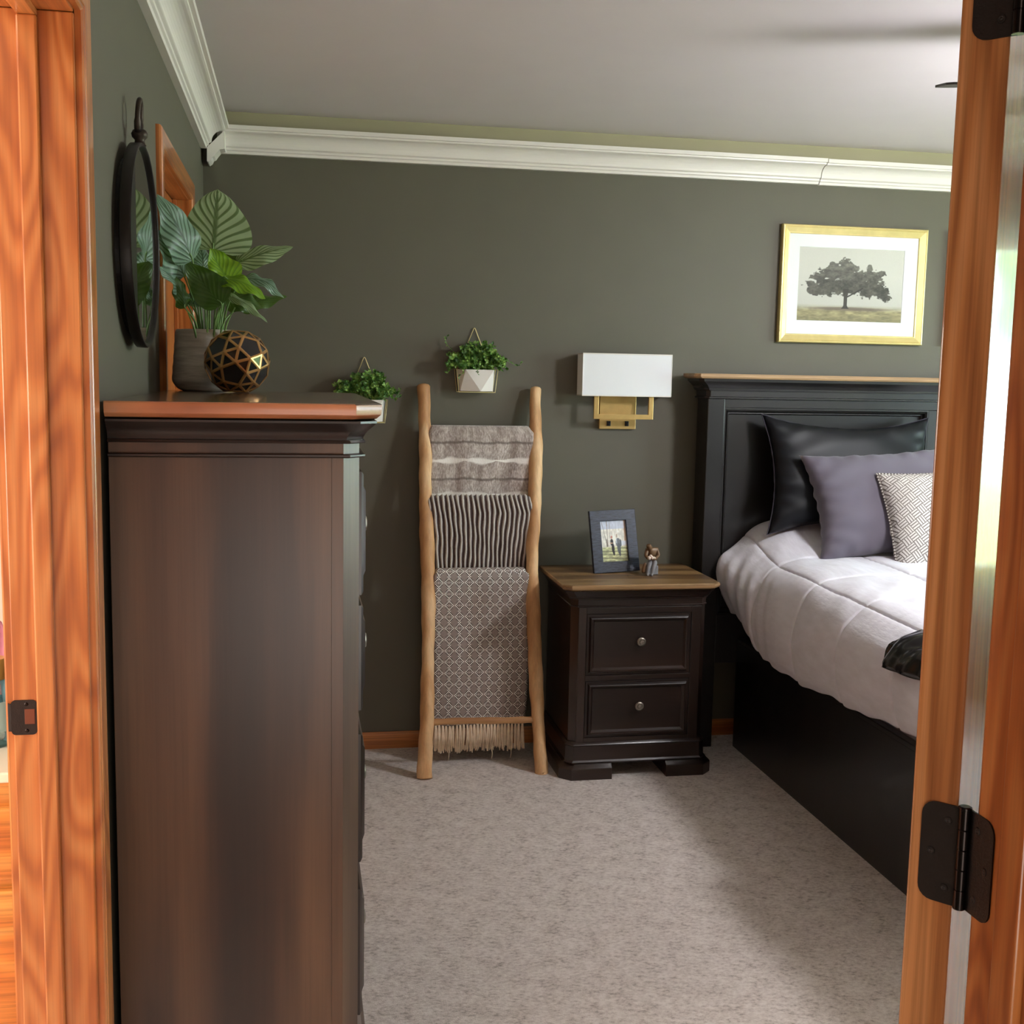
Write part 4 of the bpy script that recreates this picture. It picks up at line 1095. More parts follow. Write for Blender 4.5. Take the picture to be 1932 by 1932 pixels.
link('shade_trim', bm, MT['ceramic'], sh)
link('backplate', B(1.528, 1.679, 4.496, WY, 1.290, 1.535, bev=.0015), MT['brass'], sc)
bm = bmesh.new()
box(bm, 1.486, 1.7285, 4.424, 4.436, 1.332, 1.351, bev=.001)
box(bm, 1.486, 1.505, 4.424, 4.436, 1.350, 1.50, bev=.001); box(bm, 1.7095, 1.7285, 4.424, 4.436, 1.350, 1.50, bev=.001)
box(bm, 1.53, 1.68, 4.434, 4.50, 1.470, 1.486, bev=.001); box(bm, 1.486, 1.7285, 4.424, 4.436, 1.485, 1.50)
link('arm_frame', bm, MT['brass'], sc)
for x in (1.566, 1.641):
    s_ = link('rocker_switch', B(x-.0075, x+.0075, 4.490, 4.4965, 1.302, 1.322, bev=.001), MT['switch'], sc)
    link('toggle', B(x-.0035, x+.0045, 4.486, 4.4905, 1.305, 1.314, bev=.001), MT['switch'], s_)
for x in (1.545, 1.665):
    b_ = link('bulb', lathe(bmesh.new(), [(.0, 0), (.012, .004), (.013, .03), (.022, .055), (.024, .075), (.015, .092), (0, .098)], (x, 4.458, 1.485), 16), MT['ceramic'], sc, smooth=True)

# framed tree prints ---------------------------------------------------------------------
def paint(name, w, h, nx, nz, fn, x0, y, z0):
    """vertex painted flat print in the XZ plane"""
    me = bpy.data.meshes.new(name)
    xs = np.linspace(0, w, nx+1); zs = np.linspace(0, h, nz+1)
    co = [(x0+x, y, z0+z) for x in xs for z in zs]
    fs = [(i*(nz+1)+j, (i+1)*(nz+1)+j, (i+1)*(nz+1)+j+1, i*(nz+1)+j+1) for i in range(nx) for j in range(nz)]
    me.from_pydata(co, [], fs)
    ca = me.color_attributes.new('Col', 'FLOAT_COLOR', 'POINT')
    U_, V_ = np.meshgrid(xs/w, zs/h, indexing='ij')
    rgb = fn(U_, V_)
    lin = np.where(rgb <= .04045, rgb/12.92, ((rgb+.055)/1.055)**2.4)
    arr = np.ones((rgb.shape[0]*rgb.shape[1], 4)); arr[:, :3] = lin.reshape(-1, 3)
    ca.data.foreach_set('color', arr.astype(np.float32).ravel())
    return me
def vnoise(U_, V_, f, seed):
    rs = np.random.RandomState(seed); g = rs.rand(int(f)+4, int(f)+4)
    x, y = U_*f, V_*f; i = np.clip(np.floor(x).astype(int), 0, int(f)+2); j = np.clip(np.floor(y).astype(int), 0, int(f)+2)
    a, b_ = x-i, y-j; a = a*a*(3-2*a); b_ = b_*b_*(3-2*b_)
    return g[i, j]*(1-a)*(1-b_)+g[i+1, j]*a*(1-b_)+g[i, j+1]*(1-a)*b_+g[i+1, j+1]*a*b_
def tree_print(seed):
    def fn(U_, V_):
        C_ = lambda r, g, b_: np.array([r, g, b_])/255.
        out = np.zeros(U_.shape+(3,))
        sky = C_(206, 206, 196)[None, None]*np.ones_like(out); sky *= (0.90+.10*np.clip(V_*1.6, 0, 1))[..., None]
        fog = C_(196, 192, 178); gr = C_(150, 142, 104)
        n1 = vnoise(U_*1, V_*3, 14, seed); n2 = vnoise(U_, V_*2, 40, seed+1)
        grass = gr*(0.75+.35*n1+.2*n2)[..., None]
        k = np.clip((0.23-V_)/.09, 0, 1)[..., None]
        out = sky*(1-k)+grass*k
        out *= (1-.35*np.clip((.10-V_)/.10, 0, 1)*n1)[..., None]
        # ground shadow
        e = ((U_-.50)/.40)**2+((V_-.175)/.028)**2
        ks = np.clip(1.25-e, 0, 1)[..., None]*.75; out = out*(1-ks)+C_(96, 82, 72)*ks
        # canopy: union of blobs, with ragged edge noise
        blobs = [(.47, .50, .36, .13), (.30, .47, .20, .13), (.66, .48, .20, .14), (.40, .66, .16, .13), (.45, .77, .07, .10), (.30, .66, .12, .09), (.16, .42, .08, .07), (.80, .42, .08, .10), (.70, .62, .12, .09), (.57, .60, .14, .12), (.84, .34, .05, .06), (.19, .60, .09, .06), (.33, .75, .06, .06), (.67, .73, .035, .06), (.78, .66, .05, .05), (.13, .50, .05, .05), (.52, .72, .07, .06)]
        f = np.zeros_like(U_)-9
        for bx, bz, rx, rz in blobs:
            f = np.maximum(f, 1-((U_-bx)/rx)**2-((V_-bz)/rz)**2)
        rag = (vnoise(U_, V_, 26, seed+2)-.5)*.9+(vnoise(U_, V_, 60, seed+3)-.5)*.9
        m = np.clip((f+rag*np.clip(1.1-f*.9, .2, 1)-.05)*5, 0, 1)
        m *= 1-.55*((vnoise(U_, V_, 34, seed+7) > .86) & (f < .7))
        dk = (0.62+.5*vnoise(U_, V_, 22, seed+4)+.35*vnoise(U_, V_, 70, seed+5))[..., None]*C_(74, 72, 64)
        dk = dk+np.clip((V_-.45)*.35, 0, .12)[..., None]
        out = out*(1-m[..., None])+dk*m[..., None]
        # trunk and one bough
        cx = .455; wd = .016+.02*np.clip((.24-V_)/.06, 0, 1)**2+.012*np.clip((V_-.33)/.08, 0, 1)
        tm = ((np.abs(U_-cx) < wd) & (V_ > .175) & (V_ < .45))
        bo = (np.abs(V_-(.33+(U_-.46)*.85)) < .012) & (U_ > .455) & (U_ < .62)
        tm = (tm | bo)[..., None]*.95
        out = out*(1-tm)+C_(52, 47, 42)*tm
        return np.clip(out, 0, 1)
    return fn
def picture(x0, label, seed):
    x1, z0, z1 = x0+.640, 1.652, 2.126
    yw = WY-.003
    t = thing('framed_picture', ((x0+x1)/2, WY, (z0+z1)/2), label, 'picture', 'gold framed prints above the bed')
    prof = [(0, 0), (0, .020), (.003, .0245), (.007, .025), (.008, .022), (.0105, .021), (.012, .0225), (.030, .015), (.034, .0155), (.036, .012), (.036, .006)]
    bm = bmesh.new(); rings = []
    for i, d in prof:
        rings.append([bm.verts.new(p) for p in ((x0+i, yw-d, z0+i), (x1-i, yw-d, z0+i), (x1-i, yw-d, z1-i), (x0+i, yw-d, z1-i))])
    for a, b_ in zip(rings, rings[1:]):
        for i in range(4): bm.faces.new((a[i], a[(i+1) % 4], b_[(i+1) % 4], b_[i]))
    bm.faces.new(rings[0][::-1]); bmesh.ops.recalc_face_normals(bm, faces=bm.faces[:])
    link('frame', bm, MT['gold'], t)
    # mat board with a bevelled window
    px0, px1, pz0, pz1 = x0+.080, x1-.094, z0+.090, z1-.086
    bm = bmesh.new(); rings = []
    for (a, c_, b_, d_, dd) in ((x0+.034, x1-.034, z0+.034, z1-.034, .010), (px0, px1, pz0, pz1, .010), (px0+.0015, px1-.0015, pz0+.0015, pz1-.0015, .0085)):
        rings.append([bm.verts.new(p) for p in ((a, yw-dd, b_), (c_, yw-dd, b_), (c_, yw-dd, d_), (a, yw-dd, d_))])
    for a, b_ in zip(rings, rings[1:]):
        for i in range(4): bm.faces.new((a[i], a[(i+1) % 4], b_[(i+1) % 4], b_[i]))
    link('mat_board', bm, MT['mat'], t)
    me = paint('print', px1-px0, pz1-pz0, 300, 190, tree_print(seed), px0, yw-.0082, pz0)
    link('print', me, MT['print'], t)
picture(2.270, 'gold framed print of a lone dark tree, above the headboard', 3)
picture(3.018, 'second gold framed print, mostly hidden behind the open door', 17)

# ------------------------------------------------------------------ photo frame on the nightstand
def photo_fn(U_, V_):
    C_ = lambda r, g, b_: np.array([r, g, b_])/255.
    n = vnoise(U_, V_, 18, 2); n2 = vnoise(U_, V_, 40, 3)
    out = C_(236, 232, 220)*(0.88+.2*n+.08*n2)[..., None]
    out = np.where((V_ > .8)[..., None], C_(214, 220, 232)*(0.92+.12*n)[..., None], out)
    k = np.clip((.37-V_)/.02, 0, 1)[..., None]
    g = C_(206, 210, 160)*(0.75+.35*vnoise(U_*.5, V_*2, 18, 5)+.15*n2)[..., None]
    out = out*(1-k)+g*k
    ks = (np.sin(V_*75+U_*3) > .55) & (V_ < .34); out = np.where(ks[..., None], out*.72, out)
    def line(x0, z0, x1, z1, w, col, a=.7):
        nonlocal out
        t = np.clip(((V_-z0)/(z1-z0+1e-6)), 0, 1); m = (np.abs(U_-(x0+(x1-x0)*t)) < w) & (V_ > min(z0, z1)) & (V_ < max(z0, z1))
        out = np.where(m[..., None], out*(1-a)+C_(*col)*a, out)
    line(.24, .38, .08, .98, .010, (120, 104, 90)); line(.26, .38, .27, 1, .012, (130, 112, 96)); line(.36, .52, .38, 1, .008, (140, 126, 110)); line(.93, .4, .96, 1, .03, (196, 150, 112), .6); line(.24, .37, .22, .55, .03, (90, 80, 66), .5)
    m = (U_ > .76) & (V_ > .40) & (V_ < .50); out = np.where(m[..., None], C_(232, 236, 242), out)
    def ell(cx, cz, rx, rz, col, a=.95):
        nonlocal out
        m = ((U_-cx)/rx)**2+((V_-cz)/rz)**2 < 1
        out = np.where(m[..., None], out*(1-a)+C_(*col)*a, out)
    # woman in black, man in grey, seen small
    ell(.42, .47, .06, .085, (38, 36, 40)); ell(.45, .33, .055, .12, (34, 32, 36)); ell(.47, .22, .035, .07, (40, 38, 42)); ell(.42, .60, .032, .04, (206, 140, 120)); ell(.40, .455, .07, .012, (222, 180, 150))
    ell(.66, .46, .095, .11, (112, 118, 124)); ell(.68, .32, .07, .13, (92, 98, 104)); ell(.70, .20, .04, .07, (88, 92, 96)); ell(.62, .625, .030, .045, (190, 170, 150)); ell(.60, .50, .02, .06, (214, 222, 230)); ell(.76, .45, .03, .09, (96, 102, 108))
    return np.clip(out, 0, 1)
fx, fyy, fz = 1.557, 4.290, NZ
pf = bpy.data.objects.new('photo_frame', None); COL.objects.link(pf); pf.location = (fx, fyy, fz+.0006)
tag(pf, 'charcoal photo frame holding a photo of a couple, on the nightstand', 'photo frame')
pf.rotation_euler = (math.radians(-13), math.radians(-2.0), math.radians(6))
def local(name, bm, mat, parent):
    if isinstance(bm, bmesh.types.BMesh):
        me = bpy.data.meshes.new(name); bm.to_mesh(me); bm.free()
    else: me = bm
    me.materials.append(mat); o = bpy.data.objects.new(name, me); COL.objects.link(o); o.parent = parent; return o
w_, h_ = .190, .243
bm = bmesh.new(); rings = []
for i, d in ((0, .0), (0, -.014), (.0015, -.0155), (.040, -.0155), (.0415, -.0145), (.0415, -.004)):
    rings.append([bm.verts.new(p) for p in ((-w_/2+i, d, i), (w_/2-i, d, i), (w_/2-i, d, h_-i), (-w_/2+i, d, h_-i))])
for a, b_ in zip(rings, rings[1:]):
    for i in range(4): bm.faces.new((a[i], a[(i+1) % 4], b_[(i+1) % 4], b_[i]))
bm.faces.new(rings[0][::-1]); bmesh.ops.recalc_face_normals(bm, faces=bm.faces[:])
local('frame', bm, MT['blackframe'], pf)
local('photo', paint('photo', w_-.082, h_-.082, 100, 150, photo_fn, -w_/2+.041, -.006, .041), MT['print'], pf)
local('easel_leg', box(bmesh.new(), -.025, .025, .001, .004, .03, .19), MT['switch'], pf)

# ------------------------------------------------------------------ figurine
def skin(name, verts, edges, radii, mat, parent, base, sub=2):
    me = bpy.data.meshes.new(name)
    me.from_pydata([Vector(v)-Vector(base) for v in verts], edges, []); me.materials.append(mat)
    o = bpy.data.objects.new(name, me); COL.objects.link(o); o.parent = parent
    md = o.modifiers.new('skin', 'SKIN'); md.use_smooth_shade = True
    for i, r in enumerate(radii):
        rr = r if isinstance(r, tuple) else (r, r)
        me.skin_vertices[0].data[i].radius = rr
    me.skin_vertices[0].data[0].use_root = True
    s = o.modifiers.new('sub', 'SUBSURF'); s.levels = sub; s.render_levels = sub
    return o
GX, GY, GZ = 1.672, 4.238, NZ
fg = thing('figurine', (GX, GY, GZ), 'small bronze and grey figurine of a seated person bowed over folded arms', 'figurine')
k_ = 1.02
def q(x, y, z): return (GX+x*k_, GY+y*k_, GZ+z*k_)
V_ = [q(.014, .010, .046), q(.014, .006, .066), q(.010, -.004, .088), q(-.001, -.016, .100), q(-.008, -.022, .108), q(-.012, -.026, .120),
      q(.030, -.004, .096), q(.034, -.012, .074), q(.016, -.030, .064), q(-.004, -.034, .063),
      q(-.010, -.008, .095), q(-.018, -.016, .074), q(-.010, -.030, .063)]
E_ = [(0, 1), (1, 2), (2, 3), (3, 4), (4, 5), (2, 6), (6, 7), (7, 8), (8, 9), (2, 10), (10, 11), (11, 12)]
R_ = [.015, .016, .0155, .0075, .0098, .0125, .0095, .0075, .0055, .005, .0095, .0075, .0055]
skin('torso', V_, E_, R_, MT['bronze_skin'], fg, (GX, GY, GZ))
V_ = [q(.012, .006, .044), q(.018, -.024, .052), q(.008, -.034, .028), q(.002, -.036, .006), q(-.002, -.052, .004),
      q(-.002, -.022, .050), q(-.010, -.030, .028), q(-.014, -.034, .006), q(-.018, -.050, .004)]
E_ = [(0, 1), (1, 2), (2, 3), (3, 4), (0, 5), (5, 6), (6, 7), (7, 8)]
skin('legs', V_, E_, [.014, .0105, .0082, .006, .0042, .0105, .0080, .0058, .0042], MT['grey_resin'], fg, (GX, GY, GZ))
link('seat_block', B(GX-.004, GX+.036, GY-.012, GY+.030, GZ, GZ+.036, bev=.003), MT['grey_resin'], fg)
V_ = [q(-.026, -.020, .008), q(-.024, -.020, .03), q(-.018, -.020, .050)]
skin('robe', V_, [(0, 1), (1, 2)], [(.009, .009), .008, .005], MT['bronze_skin'], fg, (GX, GY, GZ))
bm = bmesh.new()
for (x, y, z, r) in ((-.010, -.036, .069, .0075), (.001, -.038, .070, .0065), (-.004, -.036, .076, .006), (.010, -.036, .069, .005)):
    bmesh.ops.create_icosphere(bm, subdivisions=2, radius=r, matrix=Matrix.Translation(q(x, y, z)))
link('bouquet', bm, MT['pale_resin'], fg, smooth=True)

# ------------------------------------------------------------------ mirror
MY, MZ, MR = 2.480, 1.744, .201
mi = thing('round_mirror', (0.0, MY, MZ), 'round black framed mirror with a ring hanger on the left wall', 'mirror')
Mrot = Matrix.Translation((0.0, MY, 0)) @ Matrix.Rotation(math.radians(-1.0), 4, 'Z') @ Matrix.Translation((0, -MY, 0))
bm = lathe(bmesh.new(), [(MR-.02, .015), (MR-.004, .015), (MR, .017), (MR+.001, .034), (MR-.001, .0375), (MR-.0055, .0375), (MR-.0075, .036), (MR-.0085, .030)], (0, MY, MZ), 96, 'X', cap=False)
bm.transform(Mrot); shade(link('frame', bm, MT['mirrorframe'], mi), 50)
bm = lathe(bmesh.new(), [(0, .0305), (MR-.0085, .0305)], (0, MY, MZ), 96, 'X', cap=False)
bmesh.ops.recalc_face_normals(bm, faces=bm.faces[:]); bm.transform(Mrot)
link('mirror_glass', bm, MT['mirror'], mi)
st = lathe(bmesh.new(), [(0, 0), (.013, 0), (.010, .006), (.0095, .010), (.015, .016), (.0165, .022), (.013, .029), (.008, .032), (0, .033)], (.028, MY, MZ+MR-.002), 20)
shade(link('stem', st, MT['iron'], mi), 60)
pts = []
for k in range(25):
    a = math.radians(-60+300*k/24)
    pts.append((.028+.002*math.sin(a), MY+.024*math.cos(a), MZ+MR+.053+.033*math.sin(a)))
bm = tube(bmesh.new(), pts, [.0052 if 3 < i < 21 else .0068 for i in range(25)], 10)
link('hanging_ring', bm, MT['iron'], mi, smooth=True)
link('back_plate', lathe(bmesh.new(), [(0, 0), (MR-.03, 0), (MR-.03, .029), (0, .029)], (0, MY, MZ), 48, 'X'), MT['mirrorframe'], mi)

# ------------------------------------------------------------------ ribbed pot with calathea
PXc, PYc = .117, 3.000
pot = thing('plant_pot', (PXc, PYc, DZ), 'grey ribbed stoneware pot at the back of the dresser', 'pot')
rp = []
for k in range(26):
    h = k/25*.150
    r = .090 if h > .06 else .090
    r = 0.060+.026*min(1, h/.022)**.6 if h < .022 else .086-.0095*max(0, (h-.035)/.115)
    r += .0005*math.sin(h*240)
    rp.append((r, h))
prof = [(0, 0), (.055, 0)]+rp+[(.074, .1515), (.070, .148), (.070, .12), (0, .12)]
shade(link('body', lathe(bmesh.new(), prof, (PXc, PYc, DZ), 56), MT['pot'], pot), 60)
link('soil', lathe(bmesh.new(), [(0, .124), (.0695, .122), (.0695, .118), (0, .118)], (PXc, PYc, DZ), 32), MT['soil'], pot)
cal = thing('calathea_plant', (PXc, PYc, DZ+.125), 'leafy striped green plant growing from the grey pot', 'plant')
def leaf(base, tip, width, face, mat, arch=.02, fold=.12, droop=.0, wav=.006, stem_from=None, asym=1.0, rnd_=0):
    base, tip, face = Vector(base), Vector(tip), Vector(face).normalized()
    ax = tip-base; L_ = ax.length; d = ax.normalized()
    side = d.cross(face).normalized(); nrm = side.cross(d).normalized()
    nu, nv = 12, 22
    rnd = random.Random(int(base.x*1e5+tip.z*1e4)); ph = rnd.uniform(0, 6)
    def P(a, b_):
        u = a*2-1; v = b_
        prof_ = max(0, math.sin(math.pi*min(1, v**(.72 if not rnd_ else .80))))**(.72 if not rnd_ else .52)*(1-.12*v)
        w = width/2*prof_*(asym if u > 0 else 1)
        c_ = base+d*(L_*v)+nrm*(arch*math.sin(math.pi*v))-nrm*(droop*v*v)
        off = side*(u*w)+nrm*(-fold*abs(u)*w*1.2+wav*math.sin(v*14+ph+(1.3 if u > 0 else 0))*abs(u)**1.5*min(1, prof_*2))
        return c_+off-d*(abs(u)**2*w*.25)
    bm = grid_mesh(bmesh.new(), P, nu, nv, lambda a, b_: (a*2-1, b_))
    o = link('leaf', bm, mat, cal, smooth=True)
    s0 = Vector(stem_from) if stem_from else Vector((PXc+(base.x-PXc)*.35, PYc+rnd.uniform(-.02, .02), DZ+.12))
    mid = (s0+base)/2+Vector((0, 0, .012))-Vector(((base.x-s0.x)*.15, 0, 0))
    s = spline([s0, mid, base, base+d*L_*.12+nrm*arch*.3], 6)
    link('petiole', tube(bmesh.new(), s, [.0026-.0013*i/len(s) for i in range(len(s))], 7), MT['stem'], cal, smooth=True)
    return o
F = (.25, -1, .25)
leaf((.134, 2.98, 1.790), (.146, 3.00, 1.940), .150, (.15, -1, .15), MT['leafA'], .006, .05, asym=1.3, wav=.003, rnd_=1)
leaf((.092, 2.90, 1.757), (.020, 2.84, 1.900), .108, (.55, -.8, .25), MT['leafB'], .012, .16)
leaf((.070, 2.93, 1.722), (.016, 2.84, 1.818), .100, (.6, -.8, .3), MT['leafB'], .010, .16)
leaf((.060, 2.94, 1.680), (.020, 2.84, 1.735), .050, (.5, -.7, .5), MT['leafB'], .010, .2)
leaf((.188, 3.02, 1.765), (.328, 3.04, 1.812), .062, (.1, -.9, .5), MT['leafA'], .010, .3, wav=.004)
leaf((.196, 3.03, 1.775), (.150, 3.08, 1.790), .055, (.1, -.9, .5), MT['leafG'], .008, .2)
leaf((.178, 2.93, 1.712), (.131, 2.93, 1.790), .080, (.35, -.9, .3), MT['leafL'], -.008, -.18, asym=1.2)
leaf((.160, 2.91, 1.718), (.262, 2.90, 1.672), .060, (.2, -.75, .7), MT['leafL'], .018, .25)
leaf((.205, 2.95, 1.722), (.306, 2.95, 1.678), .052, (.1, -.7, .85), MT['leafB'], .022, .22)
leaf((.158, 2.90, 1.655), (.075, 2.90, 1.752), .088, (-.15, -1, .1), MT['leafG'], -.010, -.10, asym=1.1)
leaf((.072, 2.92, 1.645), (.052, 2.90, 1.722), .046, (.5, -.8, .2), MT['leafG'], .006, .3)
leaf((.085, 2.97, 1.652), (.096, 2.97, 1.700), .040, (.3, -.9, .3), MT['leafB'], .006, .2)
leaf((.168, 2.92, 1.682), (.266, 2.92, 1.616), .026, (.2, -.8, .5), MT['leafA'], .014, .3, wav=.005)
leaf((.165, 3.02, 1.680), (.250, 3.02, 1.655), .075, (.2, -.9, .4), MT['leafG'], .010, .15)
leaf((.110, 3.00, 1.745), (.100, 3.02, 1.810), .060, (.4, -.9, .2), MT['leafB'], .006, .1)
leaf((.075, 3.03, 1.73), (.060, 3.06, 1.84), .070, (.5, .8, .2), MT['leafB'], .006, .1)
leaf((.190, 3.04, 1.655), (.312, 3.07, 1.690), .05, (.1, -.8, .6), MT['leafG'], .008, .2)
for (x, dx, h) in ((.150, .012, .05), (.158, .022, .075), (.122, .004, .09), (.136, .012, .08), (.098, -.014, .06)):
    link('petiole', tube(bmesh.new(), spline([(x, 2.93, DZ+.12), (x+dx*.5, 2.92, DZ+.12+h*.6), (x+dx*1.4, 2.92, DZ+.13+h)], 5), [.0026]*6+[.002]*5, 6), MT['stem'], cal, smooth=True)

# ------------------------------------------------------------------ faceted black and gold sphere vase (snub dodecahedron)
def ico_group():
    phi = (1+5**.5)/2
    gens = [Matrix.Rotation(2*math.pi/5, 3, Vector((0, 1, phi))), Matrix.Rotation(2*math.pi/3, 3, Vector((1, 1, 1)))]
    G = [Matrix.Identity(3)]
    i = 0
    while i < len(G):
        for g in gens:
            m = g @ G[i]
            if all(sum(abs(m[r][c_]-h[r][c_]) for r in range(3) for c_ in range(3)) > 1e-3 for h in G): G.append(m)
        i += 1
        if len(G) >= 60 and i > 60: break
    return G
G = ico_group()
def snub_pts():
    best = None
    phi = (1+5**.5)/2
    a5 = Vector((0, 1, phi)).normalized(); u = a5.orthogonal().normalized(); v = a5.cross(u)
    def score(th, ph_):
        p = a5*math.cos(th)+(u*math.cos(ph_)+v*math.sin(ph_))*math.sin(th)
        ds = sorted((g @ p-p).length for g in G[1:])[:5]
        return ds[4]-ds[0], p
    bt = min(((score(.35+.004*i, .02+.05*j)[0], .35+.004*i, .02+.05*j) for i in range(60) for j in range(26)))
    th, ph_ = bt[1], bt[2]; st_ = .01
    for _ in range(60):
        c_ = min((score(th+a, ph_+b_)[0], th+a, ph_+b_) for a in (-st_, 0, st_) for b_ in (-st_, 0, st_))
        if c_[1:] == (th, ph_): st_ *= .6
        th, ph_ = c_[1], c_[2]
    p = score(th, ph_)[1]
    return [g @ p for g in G]
SX, SY, SR = .196, 2.845, .0785
SPc = Vector((SX, SY, DZ+SR*.925))
sv = thing('geometric_vase', (SX, SY, DZ), 'round black faceted vase with gold lattice lines on the dresser', 'vase')
bm = bmesh.new()
for p in snub_pts(): bm.verts.new(p)
bmesh.ops.convex_hull(bm, input=bm.verts[:])
bmesh.ops.dissolve_limit(bm, angle_limit=math.radians(2), verts=bm.verts[:], edges=bm.edges[:])
# turn a pentagon to lie at the bottom, as it stands in the picture
pent = [f for f in bm.faces if len(f.verts) == 5]
if pent:
    cw_ = lambda x, y, z: (Rv*x+Uv*y-Fv*z).normalized()
    A1, A2 = cw_(-.44, .41, .80), cw_(.60, .39, .70)
    nn = [f.calc_center_median().normalized() for f in pent]
    B1 = nn[0]; B2 = min(nn[1:], key=lambda q_: abs(q_.dot(B1)-.447))
    fr_ = lambda a, b_: Matrix((a, (b_-a*a.dot(b_)).normalized(), a.cross(b_).normalized())).transposed()
    bm.transform((fr_(A1, A2) @ fr_(B1, B2).inverted()).to_4x4())
    zmin = min(v.co.z for v in bm.verts)
else: zmin = -1
SPc.z = DZ-zmin*SR
bm.transform(Matrix.Translation(SPc) @ Matrix.Scale(SR, 4))
faces = [[v.co.copy() for v in f.verts] for f in bm.faces]
core = bm.copy()
core.transform(Matrix.Translation(SPc) @ Matrix.Scale(.985, 4) @ Matrix.Translation(-SPc))
ztop = DZ+SR*1.75
lat = bmesh.new()
for f in faces:
    c_ = sum(f, Vector())/len(f); n_ = (c_-SPc).normalized()
    k = .84 if len(f) == 5 else .68
    inner = [c_+(p-c_)*k for p in f]
    inn2 = [p-n_*.0012 for p in inner]
    o = [lat.verts.new(p) for p in f]; i_ = [lat.verts.new(p) for p in inner]; j_ = [lat.verts.new(p) for p in inn2]
    m = len(f)
    for a in range(m):
        b_ = (a+1) % m
        lat.faces.new((o[a], o[b_], i_[b_], i_[a])); lat.faces.new((i_[a], i_[b_], j_[b_], j_[a]))
bmesh.ops.remove_doubles(lat, verts=lat.verts[:], dist=1e-6)
bmesh.ops.recalc_face_normals(lat, faces=lat.faces[:])
link('lattice', lat, MT['golddark'], sv)
for f in faces:
    c_ = sum(f, Vector())/len(f); n_ = (c_-SPc).normalized()
    k = .84 if len(f) == 5 else .68
    fb = bmesh.new()
    a = [fb.verts.new(c_+(p-c_)*(k+.01)-n_*.0010) for p in f]; b_ = [fb.verts.new(c_+(p-c_)*k*.97-n_*.004) for p in f]
    fb.faces.new(a); fb.faces.new(b_[::-1])
    for i in range(len(f)):
        j = (i+1) % len(f); fb.faces.new((a[i], b_[i], b_[j], a[j]))
    bmesh.ops.recalc_face_normals(fb, faces=fb.faces[:])
    link('facet', fb, MT['facet'], sv)
core.free(); bm.free()

# ------------------------------------------------------------------ ceiling fan (mostly behind the door)
fan = thing('ceiling_fan', (2.88, 2.70, CH), 'dark bladed ceiling fan, only a blade tip showing beside the door', 'ceiling fan')
cx, cy = 2.88, 2.70
shade(link('canopy', lathe(bmesh.new(), [(0, 0), (.075, 0), (.075, -.02), (.06, -.04), (.0, -.04)], (cx, cy, CH), 32), MT['fan'], fan), 40)
shade(link('motor_housing', lathe(bmesh.new(), [(0, -.04), (.10, -.05), (.125, -.08), (.125, -.15), (.09, -.18), (0, -.18)], (cx, cy, CH), 40), MT['fan'], fan), 40)
shade(link('light_bowl', lathe(bmesh.new(), [(.12, -.18), (.165, -.19), (.16, -.225), (.11, -.255), (.05, -.27), (0, -.272)], (cx, cy, CH), 40, cap=False), MT['bulb'], fan), 60)
a0 = math.atan2(2.985-cy, 2.050-cx)
for k in range(5):
    a = a0+k*2*math.pi/5
    ux, uy = Vector((math.cos(a), math.sin(a), 0)), Vector((-math.sin(a), math.cos(a), 0))
    Rr = .880
    out = [(.20, -.045), (.30, -.055), (.55, -.060), (Rr-.025, -.060), (Rr-.004, -.052), (Rr, -.040), (Rr-.012, .045), (Rr-.03, .058), (.55, .060), (.30, .055), (.20, .045)]
    tl = math.radians(-9)
    ring = lambda dz: [(Vector((cx, cy, 2.302+dz))+ux*r+uy*(s*math.cos(tl))+Vector((0, 0, s*math.sin(tl)))) for r, s in out]
    link('blade', loft(bmesh.new(), [ring(-.003), ring(.003)]), MT['fan'], fan)
    bm = bmesh.new()
    tube(bm, [Vector((cx, cy, 2.31))+ux*.11, Vector((cx, cy, 2.305))+ux*.17, Vector((cx, cy, 2.302))+ux*.25], .010, 8)
    link('blade_arm', bm, MT['fan'], fan)

# ------------------------------------------------------------------ bathroom vanity and bottles
va = thing('bathroom_vanity', (-.75, 2.35, 0), 'light oak bathroom vanity with cream counter at the left edge', 'cabinet')
vy = 2.045
link('counter', B(-1.6, -.139, 2.028, 2.72, .793, .811, bev=.003), MT['counter'], va)
link('cabinet_body', B(-1.58, -.140, vy, 2.70, .10, .792), MT['oakB'], va)
link('toe_kick', B(-1.58, -.140, vy+.06, 2.70, 0, .10), MT['oakB'], va)
for k in range(3):
    x1 = -.146-.46*k; x0 = x1-.44
    dw = link('drawer', B(x0, x1, vy-.018, vy, .620, .748, bev=.004), MT['oakB'], va)
    dr_ = link('door', B(x0, x1, vy-.018, vy, .14, .600, bev=.003), MT['oakB'], va)
    link('raised_panel', B(x0+.055, x1-.055, vy-.023, vy-.012, .20, .54, bev=.005), MT['oakB'], dr_)
    link('knob', lathe(bmesh.new(), [(0, 0), (.006, 0), (.005, -.012), (.014, -.02), (.012, -.028), (0, -.03)], ((x0+x1)/2, vy-.018, .684), 16, 'Y'), MT['barrel'], dw, smooth=True)
ct = .811
bt = thing('bottle', (-.213, 2.19, ct), 'clear bluish bottle with a gold cap on the vanity', 'bottle')
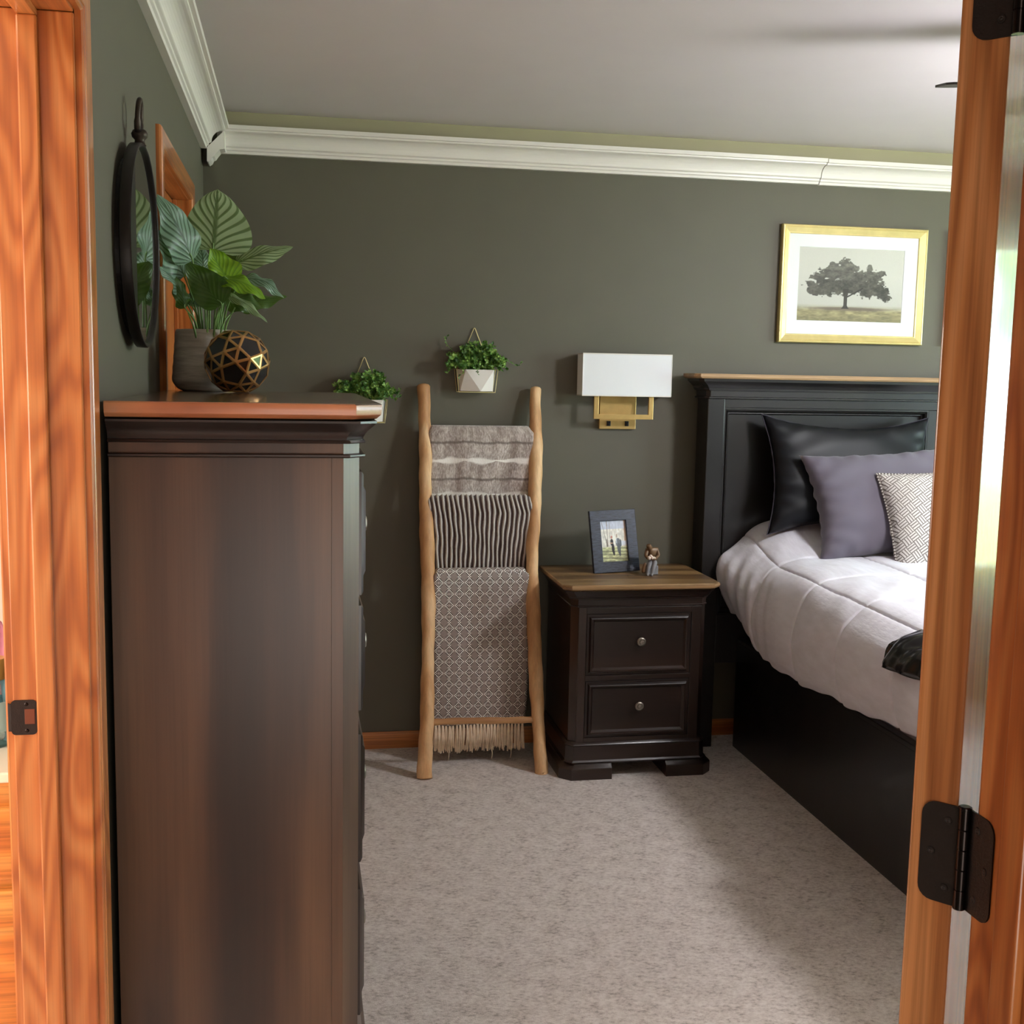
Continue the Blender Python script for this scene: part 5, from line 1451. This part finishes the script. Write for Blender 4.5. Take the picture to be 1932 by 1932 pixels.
shade(link('body', lathe(bmesh.new(), [(0, 0), (.026, 0), (.031, .006), (.031, .105), (.027, .118), (.021, .124), (0, .124)], (-.213, 2.19, ct), 28), MT['bottle'], bt), 50)
shade(link('cap', lathe(bmesh.new(), [(0, .124), (.024, .124), (.0245, .126), (.0245, .160), (.023, .162), (0, .162)], (-.213, 2.19, ct), 28), MT['goldcap'], bt), 40)
shade(link('label', lathe(bmesh.new(), [(.0313, .03), (.0315, .085), (.0313, .0851)], (-.213, 2.19, ct), 28, cap=False), plain('pale_blue_label', srgb(190, 226, 232), .6), bt), 60)
bt = thing('bottle', (-.255, 2.34, ct), 'pink tinted spray bottle with a white cap behind the gold capped one', 'bottle')
shade(link('body', lathe(bmesh.new(), [(0, 0), (.03, 0), (.036, .006), (.036, .165), (.026, .195), (.016, .205), (0, .205)], (-.255, 2.34, ct), 28), MT['bottlepink'], bt), 50)
shade(link('cap', lathe(bmesh.new(), [(0, .205), (.018, .205), (.020, .21), (.022, .262), (.019, .268), (0, .268)], (-.255, 2.34, ct), 28), MT['whitecap'], bt), 40)
bt = thing('bottle', (-.325, 2.44, ct), 'magenta bottle furthest left on the vanity', 'bottle')
shade(link('body', lathe(bmesh.new(), [(0, 0), (.03, 0), (.033, .006), (.033, .20), (.02, .225), (.014, .29), (0, .292)], (-.325, 2.44, ct), 28), MT['red'], bt), 50)
# hall and bathroom ceiling lamps that give the light of those rooms
for nm, (x, y), r, lb in (('ceiling_lamp', (.55, -.55), .15, 'round flush lamp on the hallway ceiling behind the camera'), ('ceiling_lamp', (-.75, 1.35), .18, 'round flush lamp on the bathroom ceiling')):
    t = thing(nm, (x, y, CH), lb, 'lamp')
    shade(link('base', lathe(bmesh.new(), [(0, 0), (r, 0), (r, -.02), (r-.02, -.025), (0, -.025)], (x, y, CH), 32), MT['ceramic'], t), 40)
    shade(link('diffuser', lathe(bmesh.new(), [(r-.02, -.025), (r-.03, -.045), (r*.5, -.062), (0, -.066)], (x, y, CH), 32, cap=False), MT['bulb'], t), 60)
